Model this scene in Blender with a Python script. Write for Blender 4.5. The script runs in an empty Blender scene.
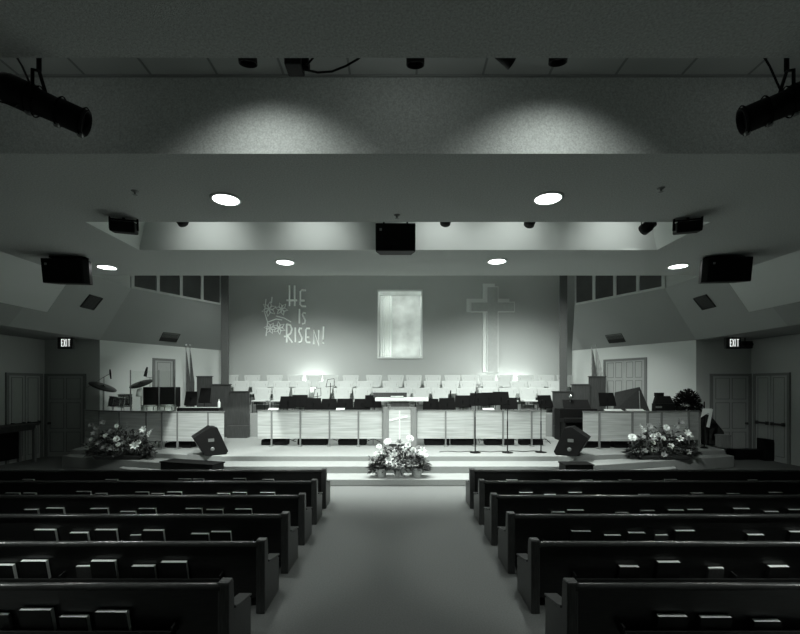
import bpy, bmesh, math, random
from mathutils import Vector, Matrix, Euler
random.seed(7)
C = bpy.context.scene.collection
PI = math.pi
CAMZ, F, VX, VY = 2.28, 425.0, 398.0, 385.0      # eye height, focal length in pixels, vanishing point


def X(px, d): return (px - VX) / F * d
def Z(py, d): return CAMZ - (py - VY) / F * d
def P(px, py, d): return Vector((X(px, d), d, Z(py, d)))

# ------------------------------------------------------------------ materials


def tint(v): return (v * 0.95, v, v * 0.965, 1.0)


def mat(name, v, rough=0.6, spec=0.4, metal=0.0, noise=None, bump=None, sheen=0.0, wave=None, coat=0.0):
    m = bpy.data.materials.new(name)
    m.use_nodes = True
    nt = m.node_tree
    b = nt.nodes['Principled BSDF']
    b.inputs['Base Color'].default_value = tint(v)
    b.inputs['Roughness'].default_value = rough
    b.inputs['Specular IOR Level'].default_value = spec
    b.inputs['Metallic'].default_value = metal
    if coat:
        b.inputs['Coat Weight'].default_value = coat
        b.inputs['Coat Roughness'].default_value = 0.15
    tc = None
    if noise or bump or wave:
        tc = nt.nodes.new('ShaderNodeTexCoord')
    if noise:
        sc, amt = noise[0], noise[1]
        mp = nt.nodes.new('ShaderNodeMapping')
        if len(noise) > 2:
            mp.inputs['Scale'].default_value = noise[2]
        n = nt.nodes.new('ShaderNodeTexNoise')
        n.inputs['Scale'].default_value = sc
        n.inputs['Detail'].default_value = 5
        r = nt.nodes.new('ShaderNodeValToRGB')
        r.color_ramp.elements[0].position = 0.3
        r.color_ramp.elements[1].position = 0.7
        r.color_ramp.elements[0].color = tint(v * (1 - amt))
        r.color_ramp.elements[1].color = tint(min(1, v * (1 + amt)))
        nt.links.new(tc.outputs['Object'], mp.inputs['Vector'])
        nt.links.new(mp.outputs['Vector'], n.inputs['Vector'])
        nt.links.new(n.outputs['Fac'], r.inputs['Fac'])
        nt.links.new(r.outputs['Color'], b.inputs['Base Color'])
    if bump:
        n = nt.nodes.new('ShaderNodeTexNoise')
        n.inputs['Scale'].default_value = bump[0]
        n.inputs['Detail'].default_value = 3
        bm = nt.nodes.new('ShaderNodeBump')
        bm.inputs['Strength'].default_value = bump[1]
        bm.inputs['Distance'].default_value = bump[2] if len(bump) > 2 else 0.01
        nt.links.new(tc.outputs['Object'], n.inputs['Vector'])
        nt.links.new(n.outputs['Fac'], bm.inputs['Height'])
        nt.links.new(bm.outputs['Normal'], b.inputs['Normal'])
    return m


def emit(name, v, s):
    m = bpy.data.materials.new(name)
    m.use_nodes = True
    nt = m.node_tree
    b = nt.nodes['Principled BSDF']
    b.inputs['Base Color'].default_value = tint(v)
    b.inputs['Emission Color'].default_value = (0.97, 1, 0.98, 1)
    b.inputs['Emission Strength'].default_value = s
    return m


def clear(name):
    m = bpy.data.materials.new(name)
    m.use_nodes = True
    nt = m.node_tree
    nt.nodes.clear()
    o = nt.nodes.new('ShaderNodeOutputMaterial')
    mx = nt.nodes.new('ShaderNodeMixShader')
    t = nt.nodes.new('ShaderNodeBsdfTransparent')
    t.inputs['Color'].default_value = (0.97, 0.98, 0.97, 1)
    g = nt.nodes.new('ShaderNodeBsdfGlossy')
    g.inputs['Roughness'].default_value = 0.05
    mx.inputs['Fac'].default_value = 0.03
    nt.links.new(t.outputs[0], mx.inputs[1])
    nt.links.new(g.outputs[0], mx.inputs[2])
    nt.links.new(mx.outputs[0], o.inputs['Surface'])
    return m


M = dict(
    carpet=mat('carpet', 0.135, 0.95, 0.1, noise=(60, 0.12), bump=(300, 0.5, 0.004)),
    stepcarpet=mat('step_carpet', 0.27, 0.95, 0.1, noise=(70, 0.10), bump=(300, 0.5, 0.004)),
    ceil=mat('popcorn_ceiling', 0.53, 0.95, 0.1, noise=(55, 0.2), bump=(120, 0.8, 0.012)),
    wall=mat('painted_wall', 0.7, 0.8, 0.2, bump=(160, 0.15, 0.004)),
    backwall=mat('back_wall_paint', 0.42, 0.8, 0.2, bump=(160, 0.15, 0.004)),
    steep=mat('steep_slope_shaded', 0.33, 0.85, 0.2, bump=(160, 0.15, 0.004)),  # slope paint made darker; the shade of grazing light is in the colour
    slope=mat('painted_slope', 0.7, 0.85, 0.2, bump=(160, 0.15, 0.004)),
    alcove=mat('alcove_paint', 0.5, 0.85, 0.2, bump=(160, 0.15, 0.004)),
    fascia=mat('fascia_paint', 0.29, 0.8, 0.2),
    pilaster=mat('pilaster_cloth', 0.10, 0.9, 0.1, noise=(30, 0.15)),
    tile=mat('ceiling_tile', 0.5, 0.9, 0.1, noise=(200, 0.06)),
    dark=mat('dark_gap', 0.02, 0.8, 0.2),
    pew=mat('pew_wood', 0.015, 0.36, 0.4, noise=(14, 0.35, (0.6, 6, 6))),
    pewend=mat('pew_end_wood', 0.05, 0.40, 0.4, noise=(14, 0.35, (6, 6, 0.6))),
    pewcap=mat('pew_cap_varnish', 0.04, 0.27, 0.5, noise=(14, 0.25, (0.6, 6, 6))),
    cushion=mat('pew_cushion', 0.06, 0.95, 0.1, noise=(100, 0.2)),
    railwood=mat('pale_oak', 0.46, 0.45, 0.4, noise=(3.2, 0.22, (0.35, 1, 7))),
    railpost=mat('rail_post_wood', 0.19, 0.45, 0.4, noise=(9, 0.15, (5, 5, 0.4))),
    lidwood=mat('piano_lid', 0.025, 0.4, 0.4, noise=(6, 0.25, (5, 5, 0.5))),
    wood=mat('stained_oak', 0.05, 0.45, 0.4, noise=(6, 0.25, (5, 5, 0.5))),
    doorwood=mat('door_paint', 0.40, 0.6, 0.3, noise=(20, 0.06, (4, 4, 0.4))),
    doorrail=mat('door_frame', 0.20, 0.6, 0.3),
    black=mat('black_plastic', 0.004, 0.6, 0.2, noise=(40, 0.2)),
    blackcloth=mat('black_grille', 0.008, 0.95, 0.1, bump=(500, 0.4, 0.003)),
    blackmetal=mat('black_metal', 0.004, 0.75, 0.12, noise=(60, 0.2)),
    darkcloth=mat('dark_case_cloth', 0.006, 0.9, 0.2, noise=(40, 0.3)),
    chrome=mat('chrome', 0.6, 0.2, 0.5, 1.0, noise=(20, 0.1)),
    greymetal=mat('grey_metal', 0.25, 0.4, 0.5, 0.6, noise=(30, 0.1)),
    shadowdark=mat('shadow_dark', 0.03, 0.9, 0.1, noise=(12, 0.3)),  # tone of the added shape that stands for a shadow
    drumshell=mat('drum_shell', 0.10, 0.25, 0.5, 0.5, noise=(14, 0.6)),
    cymbal=mat('cymbal_bronze', 0.03, 0.4, 0.4, 0.6, noise=(30, 0.2)),
    whitefab=mat('white_upholstery', 0.50, 0.9, 0.2, noise=(60, 0.06), bump=(300, 0.2, 0.003)),
    cream=mat('cream_top', 0.75, 0.5, 0.3, noise=(20, 0.04)),
    paper=mat('paper', 0.8, 0.8, 0.2, noise=(30, 0.04)),
    pages=mat('book_pages', 0.85, 0.8, 0.2, noise=(90, 0.12, (0.3, 6, 1))),
    cover=mat('book_cover', 0.010, 0.6, 0.3, noise=(60, 0.2)),
    pad=mat('pad_cover', 0.06, 0.7, 0.3, noise=(40, 0.2)),
    leaf=mat('leaf', 0.035, 0.5, 0.4, noise=(12, 0.4)),
    bushleaf=mat('bush_leaf', 0.010, 0.6, 0.2, noise=(12, 0.4)),
    leafpale=mat('pale_leaf', 0.09, 0.5, 0.4, noise=(12, 0.4)),
    petal=mat('petal', 0.85, 0.7, 0.3, noise=(30, 0.05)),
    petalgrey=mat('petal_tinted', 0.26, 0.7, 0.3, noise=(30, 0.1)),
    pot=mat('dark_planter', 0.03, 0.7, 0.3, noise=(30, 0.2)),
    potpale=mat('foil_pot', 0.35, 0.45, 0.5, noise=(30, 0.2)),
    vent=mat('vent_metal', 0.035, 0.6, 0.3, noise=(30, 0.2)),
    glassdark=mat('dark_glass', 0.02, 0.12, 0.5, noise=(3, 0.2)),
    mullion=mat('mullion_paint', 0.42, 0.6, 0.3),
    letter=mat('pale_letter', 0.92, 0.6, 0.3, noise=(30, 0.04)),
    crosspale=mat('cross_backing', 0.66, 0.6, 0.3, noise=(30, 0.04)),
    crossgrey=mat('cross_grey', 0.40, 0.7, 0.3, noise=(10, 0.06)),
    alcoveback=mat('alcove_mural', 0.62, 0.85, 0.2, noise=(1.6, 0.22)),
    curtain=mat('pale_curtain', 0.72, 0.9, 0.2, noise=(30, 0.05)),
    flagdark=mat('flag_dark_cloth', 0.10, 0.85, 0.2, noise=(8, 0.5, (4, 4, 0.6))),
    flagpale=mat('flag_pale_cloth', 0.42, 0.85, 0.2, noise=(8, 0.4, (4, 4, 0.6))),
    redwood=mat('mallet_wood', 0.3, 0.5, 0.4, noise=(20, 0.2)),
    steel=mat('door_hardware', 0.06, 0.4, 0.5, 0.5),
    housing=mat('sign_housing', 0.02, 0.5, 0.3),
    lamp=emit('lamp_lens', 0.9, 9.0),
    exit=emit('exit_letters', 0.7, 0.65),
    led=emit('indicator', 0.9, 2.0),
    glint=mat('lens_glass', 0.2, 0.05, 0.8, 0.9, noise=(5, 0.1)),
    shield=clear('clear_plexiglass'),
)

# ------------------------------------------------------------------ mesh builder


class MB:
    def __init__(s): s.v = []; s.f = []; s.sm = []

    def add(s, vs, fs, smooth=False):
        k = len(s.v)
        s.v += [tuple(v) for v in vs]
        s.f += [tuple(i + k for i in f) for f in fs]
        s.sm += [smooth] * len(fs)
        return s

    def quad(s, a, b, c, d): return s.add([a, b, c, d], [(0, 1, 2, 3)])
    def poly(s, pts): return s.add(pts, [tuple(range(len(pts)))])

    def box(s, x0, x1, y0, y1, z0, z1, mtx=None):
        vs = [Vector((x, y, z)) for x in (x0, x1) for y in (y0, y1) for z in (z0, z1)]
        if mtx: vs = [mtx @ v for v in vs]
        return s.add(vs, [(0, 1, 3, 2), (4, 6, 7, 5), (0, 4, 5, 1), (2, 3, 7, 6), (0, 2, 6, 4), (1, 5, 7, 3)])

    def prism(s, pts, vec, mtx=None):
        n = len(pts)
        a = [Vector(p) for p in pts]
        b = [p + Vector(vec) for p in a]
        vs = a + b
        if mtx: vs = [mtx @ v for v in vs]
        return s.add(vs, [tuple(range(n - 1, -1, -1)), tuple(range(n, 2 * n))] +
                     [(i, (i + 1) % n, n + (i + 1) % n, n + i) for i in range(n)])

    def tube(s, pts, r, n=8, cap=True, flat=1.0):
        pts = [Vector(p) for p in pts]
        rs = r if isinstance(r, (list, tuple)) else [r] * len(pts)
        vs = []
        up = None
        for i, p in enumerate(pts):
            t = (pts[min(i + 1, len(pts) - 1)] - pts[max(i - 1, 0)])
            t = t.normalized() if t.length > 1e-9 else Vector((0, 0, 1))
            if up is None:
                up = t.orthogonal().normalized()
            u = up - t * up.dot(t)
            u = u.normalized() if u.length > 1e-6 else t.orthogonal().normalized()
            up = u
            w = t.cross(u)
            for k in range(n):
                a = 2 * PI * k / n
                vs.append(p + (u * math.cos(a) + w * math.sin(a)) * rs[i])
        fs = []
        for i in range(len(pts) - 1):
            for k in range(n):
                fs.append((i * n + k, i * n + (k + 1) % n, (i + 1) * n + (k + 1) % n, (i + 1) * n + k))
        s.add(vs, fs, True)
        if cap:
            s.add([vs[k] for k in range(n)], [tuple(range(n - 1, -1, -1))])
            s.add([vs[-n + k] for k in range(n)], [tuple(range(n))])
        return s

    def lathe(s, prof, mtx=None, n=20, caps=True):
        vs = []
        for (r, z) in prof:
            for k in range(n):
                a = 2 * PI * k / n
                v = Vector((r * math.cos(a), r * math.sin(a), z))
                vs.append(mtx @ v if mtx else v)
        fs = []
        for i in range(len(prof) - 1):
            for k in range(n):
                fs.append((i * n + k, i * n + (k + 1) % n, (i + 1) * n + (k + 1) % n, (i + 1) * n + k))
        s.add(vs, fs, True)
        if caps:
            s.add(vs[:n], [tuple(range(n - 1, -1, -1))])
            s.add(vs[-n:], [tuple(range(n))])
        return s

    def build(s, name, m, parent=None, bevel=0.0, kind=None, mtx=None):
        me = bpy.data.meshes.new(name)
        vs = [mtx @ Vector(v) for v in s.v] if mtx else s.v
        me.from_pydata(vs, [], s.f)
        me.polygons.foreach_set('use_smooth', s.sm)
        bm = bmesh.new(); bm.from_mesh(me)
        bmesh.ops.recalc_face_normals(bm, faces=bm.faces)
        bm.to_mesh(me); bm.free()
        me.materials.append(M[m] if isinstance(m, str) else m)
        o = bpy.data.objects.new(name, me)
        C.objects.link(o)
        if parent:
            o.parent = parent
        if bevel:
            md = o.modifiers.new('bevel', 'BEVEL')
            md.width = bevel; md.segments = 2; md.limit_method = 'ANGLE'
        if kind: o['kind'] = kind
        return o


def tag(o, label, cat, group=None):
    o['label'] = label; o['category'] = cat
    if group: o['group'] = group
    return o


def thing(name, label, cat, loc=(0, 0, 0), rz=0.0, group=None, rot=None):
    o = bpy.data.objects.new(name, None)
    o.empty_display_size = 0.1
    C.objects.link(o)
    o.location = loc
    o.rotation_euler = rot if rot else (0, 0, rz)
    return tag(o, label, cat, group)


def dup(src, loc, rot, label, group=None):
    r = src.copy(); C.objects.link(r)
    r.location = loc; r.rotation_euler = rot
    r['label'] = label
    if group: r['group'] = group
    for ch in list(src.children):
        c = ch.copy(); C.objects.link(c); c.parent = r
        for g in list(ch.children):
            d = g.copy(); C.objects.link(d); d.parent = c
    return r


def orient(p, direction, roll_up=Vector((0, 0, 1))):
    """matrix whose local z runs along direction"""
    z = Vector(direction).normalized()
    x = roll_up.cross(z)
    x = x.normalized() if x.length > 1e-5 else Vector((1, 0, 0))
    y = z.cross(x)
    m = Matrix((x, y, z)).transposed().to_4x4()
    m.translation = Vector(p)
    return m


ORD = ['first', 'second', 'third', 'fourth', 'fifth', 'sixth', 'seventh', 'eighth', 'ninth', 'tenth', 'eleventh',
       'twelfth', 'thirteenth', 'fourteenth', 'fifteenth', 'sixteenth', 'seventeenth', 'eighteenth', 'nineteenth', 'twentieth']


def nth(i, n, a='leftmost', b='rightmost'):
    if i == 0: return a
    if i == n - 1: return b
    return ORD[i]


# ------------------------------------------------------------------ the setting
XW = 11.3           # side wall of the alcoves
XA, ZA = 9.54, 3.72  # lower edge of the fascia
XB, ZB = 9.167, 4.185
XC, ZC = 7.5, 4.8    # main ceiling
XU, ZU = 8.29, 5.28  # upper end of the steep slope
DW = 13.6            # wall with the side doors
DB = 17.8            # back wall
XBW = 7.29           # half width of back wall
ZT = 7.3             # stage ceiling
YE = 9.78            # end of the main ceiling
Y0 = -5.0

MB().box(-XW - .2, XW + .2, Y0 - .2, DB + .3, -.15, 0).build('floor', 'carpet', kind='structure')

# the flat ceiling with its lamp slot and its splayed coffer
YS0, YS1, ZS = 3.275, 4.63, 5.65
CX, CY0, CY1, CZ = 4.83, 6.57, 7.93, 5.65
b = MB()
T = 0.10
b.box(-XC, XC, Y0, YS0, ZC, ZC + T)                 # near ceiling
b.box(-XC, XC, YS0 - .1, YS0 - .002, ZC + T, ZS + T)
b.box(-XC, XC, YS1 + .1, CY0, ZC, ZC + T)                # between slot and coffer
b.box(-XC, -CX, CY0, CY1, ZC, ZC + T)
b.box(CX, XC, CY0, CY1, ZC, ZC + T)
b.box(-XC, XC, CY1, YE - .1, ZC, ZC + T)
b.box(-XC, XC, YE - .1, YE, ZC, ZT)                 # header over the stage front
b.build('ceiling', 'ceil', kind='structure')
b = MB()
b.box(-XC, XC, YS1, YS1 + .1, ZC, ZS + T)
b.build('trim_1', 'ceil', kind='structure')        # beam face behind the lamp slot
b = MB().box(-XC, XC, YS0 - .1, YS1 + .1, ZS, ZS + .06)
b.build('ceiling.001', 'tile', kind='structure')
b = MB()
for i in range(-10, 11):
    x = i * .72 + .2
    b.box(x - .012, x + .012, YS0, YS1, ZS - .006, ZS)
b.box(-XC, XC, YS1 - .02, YS1, ZS - .02, ZS)
b.build('trim_2', 'fascia', kind='structure')       # tile grid in the slot
SX, SY = .38, .30                                    # splay of the coffer
b = MB()
lo = [(-CX, CY0, ZC), (CX, CY0, ZC), (CX, CY1, ZC), (-CX, CY1, ZC)]
hi = [(-CX + SX, CY0 + .12, CZ), (CX - SX, CY0 + .12, CZ), (CX - SX, CY1 - SY, CZ), (-CX + SX, CY1 - SY, CZ)]
for i in range(4):
    j = (i + 1) % 4
    b.quad(lo[i], lo[j], hi[j], hi[i])
b.poly(hi)
b.build('ceiling.002', 'slope', kind='structure')
# light slopes, fascias, soffits and alcoves left and right
for sx, nm in ((-1, 'left'), (1, 'right')):
    b = MB()
    b.quad((sx * XC, Y0, ZC), (sx * XC, YE, ZC), (sx * XB, 11.1, ZB), (sx * XB, Y0, ZB))
    b.build('ceiling_slope_' + nm, 'slope', kind='structure')
    b = MB()
    b.quad((sx * XB, Y0, ZB), (sx * XB, 10.4, ZB), (sx * XA, 10.4, ZA), (sx * XA, Y0, ZA))
    b.build('trim_3' if sx < 0 else 'trim_4', 'fascia', kind='structure')
    b = MB()
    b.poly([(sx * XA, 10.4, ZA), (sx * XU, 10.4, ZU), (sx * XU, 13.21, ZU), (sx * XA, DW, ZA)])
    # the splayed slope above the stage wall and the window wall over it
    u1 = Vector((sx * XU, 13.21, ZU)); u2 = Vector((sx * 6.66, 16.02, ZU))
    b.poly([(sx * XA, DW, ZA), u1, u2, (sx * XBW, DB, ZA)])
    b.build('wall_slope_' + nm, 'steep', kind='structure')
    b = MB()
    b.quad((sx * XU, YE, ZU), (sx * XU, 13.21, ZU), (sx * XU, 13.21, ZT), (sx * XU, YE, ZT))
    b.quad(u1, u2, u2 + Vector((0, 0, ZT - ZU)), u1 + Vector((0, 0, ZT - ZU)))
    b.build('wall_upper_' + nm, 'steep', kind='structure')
    # clerestory panes
    dv = (u2 - u1).normalized()
    nrm = Vector((-sx * dv.y, sx * dv.x, 0)) * (1 if True else -1)
    if nrm.dot(Vector((0, -1, 0))) < 0: nrm = -nrm
    w0 = .10
    for k in range(4):
        t0 = .08 + k * .80
        a0 = u1 + dv * (t0) + nrm * .012; a1 = u1 + dv * (t0 + .68) + nrm * .012
        w = MB().prism([a0 + Vector((0, 0, .07)), a1 + Vector((0, 0, .07)), a1 + Vector((0, 0, 1.5)), a0 + Vector((0, 0, 1.5))], nrm * .01)
        wo = w.build('window_%d' % ((0 if sx < 0 else 4) + k + 1), 'glassdark', kind='structure')
        f = MB()
        a = u1 + dv * (t0 - .11); c = u1 + dv * (t0 - .01)
        f.prism([a, c, c + Vector((0, 0, 1.5)), a + Vector((0, 0, 1.5))], nrm * .05)
        c2 = u1 + dv * (t0 + .69)
        f.prism([c, c2, c2 + Vector((0, 0, .07)), c + Vector((0, 0, .07))], nrm * .05)
        f.build('window_frame', 'mullion', wo)
    # flat soffit of the alcove
    MB().box(min(sx * XA, sx * (XW + .1)), max(sx * XA, sx * (XW + .1)), Y0, DW, ZA, ZA + .1).build('ceiling_alcove_' + nm, 'fascia', kind='structure')
    MB().box(min(sx * XW, sx * (XW + .15)), max(sx * XW, sx * (XW + .15)), Y0, DW + .15, 0, ZA + .1).build('wall_' + nm, 'alcove', kind='structure')
    MB().box(min(sx * XA, sx * (XW + .1)), max(sx * XA, sx * (XW + .1)), DW, DW + .12, 0, ZA + .1).build('wall_alcove_' + nm, 'alcove', kind='structure')
    b = MB()
    b.prism([(sx * XA, DW, 0), (sx * XBW, DB, 0), (sx * XBW, DB, ZA), (sx * XA, DW, ZA)], (sx * .1, .05, 0))
    b.build('wall_stage_' + nm, 'wall', kind='structure')
MB().box(-XW - .1, XW + .1, Y0 - .1, Y0, 0, ZC + .1).build('wall_rear', 'alcove', kind='structure')
MB().box(-9, 9, YE, DB + .3, ZT, ZT + .1).build('ceiling_stage', 'slope', kind='structure')

# back wall with the lit alcove
AX0, AX1 = X(378.5, DB), X(421.5, DB)
AZ0, AZ1 = Z(357, DB), Z(291, DB)
b = MB()
b.box(-9, AX0, DB, DB + .12, 0, ZT)
b.box(AX1, 9, DB, DB + .12, 0, ZT)
b.box(AX0, AX1, DB, DB + .12, 0, AZ0)
b.box(AX0, AX1, DB, DB + .12, AZ1, ZT)
b.build('wall_back', 'backwall', kind='structure')
b = MB()
b.box(AX0, AX1, DB + 1.0, DB + 1.05, AZ0, AZ1)
b.box(AX0 - .05, AX0, DB + .12, DB + 1.05, AZ0 - .05, AZ1 + .05)
b.box(AX1, AX1 + .05, DB + .12, DB + 1.05, AZ0 - .05, AZ1 + .05)
b.box(AX0, AX1, DB + .12, DB + 1.05, AZ0 - .05, AZ0)
b.box(AX0, AX1, DB + .12, DB + 1.05, AZ1, AZ1 + .05)
b.build('wall_niche', 'alcoveback', kind='structure')
# pilasters
for k, (a, c) in enumerate(((221.0, 228.3), (560.0, 567.3))):
    MB().box(X(a, 16), X(c, 16), 16.0, 16.05, .45, ZT - .02).build('trim_%d' % (5 + k), 'pilaster', kind='structure')
# frame round the niche
b = MB()
b.box(AX0 - .05, AX0, DB - .03, DB, AZ0 - .05, AZ1 + .05)
b.box(AX1, AX1 + .05, DB - .03, DB, AZ0 - .05, AZ1 + .05)
b.box(AX0 - .05, AX1 + .05, DB - .03, DB, AZ1, AZ1 + .05)
b.box(AX0 - .05, AX1 + .05, DB - .05, DB, AZ0 - .07, AZ0)
b.build('trim_7', 'slope', kind='structure')

# stage steps
E1 = [(-9.3, DW), (-9.3, 11.3), (-4.6, 9.59), (4.6, 9.59), (9.3, 11.3), (9.3, DW)]
b = MB()
tiers = [(7.2, 10.95, 4.5, 9.59, .15), (9.3, 11.75, 4.35, 10.25, .32), (9.28, 12.05, 4.5, 10.95, .45)]
for (xe, ye, xc, yc, z) in tiers:
    pts = [(-xe, DW - .01, 0), (-xe, ye, 0), (-xc, yc, 0), (xc, yc, 0), (xe, ye, 0), (xe, DW - .01, 0)]
    if z > .4:
        pts = [(-7.2, DB - .01, 0), (-9.45, DW, 0)] + pts[1:-1] + [(9.45, DW, 0), (7.2, DB - .01, 0)]
    b.prism(pts, (0, 0, z))
b.build('stage_platform', 'stepcarpet', kind='structure', bevel=.015)
# choir risers
b = MB()
b.box(-5.9, 5.9, 15.12, 15.95, .45, 1.27)
b.box(-6.36, 6.36, 15.95, 16.75, .45, 1.53)
b.box(-7.0, 7.0, 16.75, DB - .01, .45, 1.78)
for sx in (-1, 1):
    b.prism([(sx * x, y, .45) for x, y in ((8.9, 14.8), (7.35, 17.7), (7.3, 17.7), (7.6, 15.95), (8.5, 14.8))], (0, 0, .5))
b.build('choir_riser', 'stepcarpet', kind='structure', bevel=.01)

# ------------------------------------------------------------------ doors
L0 = lambda sx, s: Vector((sx * (XA - 2.25 * s), DW + 4.2 * s, 0))


def door(n, a, c, z0, z1, leaves, panels, label_bar=None, knob=None, ml='doorwood'):
    """door on a wall running from a to c (points on the wall, seen from the room)"""
    a = Vector(a); c = Vector(c)
    dv = (c - a); L = dv.length; dv.normalize()
    nrm = Vector((dv.y, -dv.x, 0))
    if nrm.dot(Vector((0, 6, 0)) - (a + c) / 2) < 0: nrm = -nrm
    mtx = Matrix((dv, nrm, Vector((0, 0, 1)))).transposed().to_4x4()
    mtx.translation = Vector((a.x, a.y, 0))
    b = MB()
    lw = L / leaves
    for k in range(leaves):
        b.box(k * lw + .012, (k + 1) * lw - .012, .0, .03, z0, z1, mtx)
    o = b.build('door_%d' % n, ml, kind='structure')
    b = MB()
    rows, cols = panels
    for k in range(leaves):
        cw = (lw - .1) / cols
        rh = [0.30, 0.38, 0.32][:rows] if rows == 3 else [1.0 / rows] * rows
        zz = z0 + .1
        H = (z1 - z0 - .1)
        for r in range(rows):
            for q in range(cols):
                x0 = k * lw + .05 + q * cw + .035
                x1 = x0 + cw - .07
                zb = zz + .05; zt = zz + rh[r] * H - .05
                for (u0, u1, w0, w1) in ((x0, x1, zb, zb + .02), (x0, x1, zt - .02, zt), (x0, x0 + .02, zb, zt), (x1 - .02, x1, zb, zt)):
                    b.box(u0, u1, .028, .036, w0, w1, mtx)
            zz += rh[r] * H
    b.build('door_panel', 'doorrail', o)
    b = MB()
    b.box(-.08, 0, 0, .05, z0, z1 + .08, mtx); b.box(L, L + .08, 0, .05, z0, z1 + .08, mtx); b.box(0, L, 0, .05, z1, z1 + .08, mtx)
    b.build('door_frame', 'doorrail', o)
    if label_bar:
        for k in range(leaves):
            b = MB()
            b.box(k * lw + .06, (k + 1) * lw - .06, .07, .10, label_bar - .03, label_bar + .03, mtx)
            b.box(k * lw + .06, k * lw + .12, .03, .11, label_bar - .05, label_bar + .05, mtx)
            b.box((k + 1) * lw - .12, (k + 1) * lw - .06, .03, .11, label_bar - .05, label_bar + .05, mtx)
            b.build('panic_bar', 'steel', o, bevel=.008)
    if knob:
        x, z = knob
        b = MB()
        b.lathe([(.035, 0), (.035, .01), (.015, .012), (.015, .045), (.035, .05), (.038, .07), (.02, .085)],
                mtx @ Matrix.Translation((x, .03, z)) @ Matrix.Rotation(-PI / 2, 4, 'X'), 14)
        b.build('door_handle', 'steel', o)
    return o


for sx, k in ((-1, 0), (1, 3)):
    door(1 + k, (sx * 10.05, DW, 0), (sx * 11.2, DW, 0), 0, 2.56, 1, (3, 2), knob=(1.06, 1.06))
    door(2 + k, (sx * XW, 12.3, 0), (sx * XW, 13.4, 0), 0, 2.56, 2, (1, 1), label_bar=1.12)
door(3, L0(-1, .375), L0(-1, .52), .95, 3.16, 1, (2, 1))
door(6, L0(1, .349), L0(1, .67), .95, 3.18, 2, (3, 2))

# ------------------------------------------------------------------ air vents
P1 = lambda sx, x, d: Vector((sx * x, d, ZA + (XA - x) * (ZU - ZA) / (XA - XU)))


def vent(label, cen, u, v, w, h):
    u = Vector(u).normalized(); v = Vector(v).normalized()
    n = u.cross(v)
    if n.z > 0: n = -n
    t = thing('air_vent', label, 'vent', cen, 0, 'air vents on the slopes beside the stage')
    m = Matrix((u, v, n)).transposed().to_4x4()
    b = MB()
    b.box(-w / 2, w / 2, -h / 2, h / 2, 0, .015, m)
    b.build('backing', 'vent', t)
    b = MB()
    for k in range(9):
        y = -h / 2 + .04 + k * (h - .08) / 8
        b.box(-w / 2 + .02, w / 2 - .02, y - .008, y + .008, .015, .03, m)
    b.build('louvre', 'vent', t)
    b = MB()
    for (a0, a1, c0, c1) in ((-w / 2 - .02, w / 2 + .02, -h / 2 - .02, -h / 2), (-w / 2 - .02, w / 2 + .02, h / 2, h / 2 + .02),
                             (-w / 2 - .02, -w / 2, -h / 2, h / 2), (w / 2, w / 2 + .02, -h / 2, h / 2)):
        b.box(a0, a1, c0, c1, 0, .035, m)
    b.build('frame', 'vent', t)


for sx, nm in ((-1, 'left'), (1, 'right')):
    vent('dark square air vent high on the steep %s slope behind the hanging speaker' % nm,
         P1(sx, 8.79, 12.18), (0, 1, 0), (sx * 1.25, 0, -1.56), .48, .40)
    dv = Vector((-sx * 2.25, 4.2, 0)).normalized(); pin = Vector((-sx * .881, -.472, 0))
    c = L0(sx, .46 if sx < 0 else .55) + Vector((0, 0, ZA)) + pin * .25 + Vector((0, 0, .25 * 1.217))
    vent('dark air vent low on the %s slope above the stage door' % nm, c, dv, pin * 1.0 + Vector((0, 0, 1.217)), .62, .34)

# ------------------------------------------------------------------ recessed downlights
DL = [(226, 199), (548, 198), (285, 262), (497, 261), (107, 267), (678, 266)]
dl_txt = ['large round recessed ceiling lamp glowing at left between beam and coffer', 'large round recessed ceiling lamp glowing at right between beam and coffer',
          'round recessed ceiling lamp glowing behind coffer, left of the central speaker', 'round recessed ceiling lamp glowing behind coffer, right of the central speaker',
          'far left round recessed ceiling lamp beside the left hanging speaker', 'far right round recessed ceiling lamp beside the right hanging speaker']
DLP = []
for (px, py), tx in zip(DL, dl_txt):
    d = (ZC - CAMZ) * F / (VY - py)
    x = X(px, d)
    t = thing('ceiling_lamp', tx, 'lamp', (x, d, ZC), 0, 'recessed ceiling lamps')
    MB().lathe([(.168, -.012), (.168, 0)], None, 28).build('lens', 'lamp', t)
    b = MB()
    b.lathe([(.17, -.016), (.20, -.012), (.205, 0), (.17, 0), (.17, -.016)], None, 28, False)
    b.build('rim', 'cream', t)
    DLP.append((x, d))

# ------------------------------------------------------------------ pews
ROWS = [7.84, 6.94, 6.04, 5.14, 4.24, 3.34]
PT = .715
TAN = .2
AL = math.atan(TAN)
PL = 7.3
row_txt = ['front', 'second', 'third', 'fourth', 'fifth', 'nearest']


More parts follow.
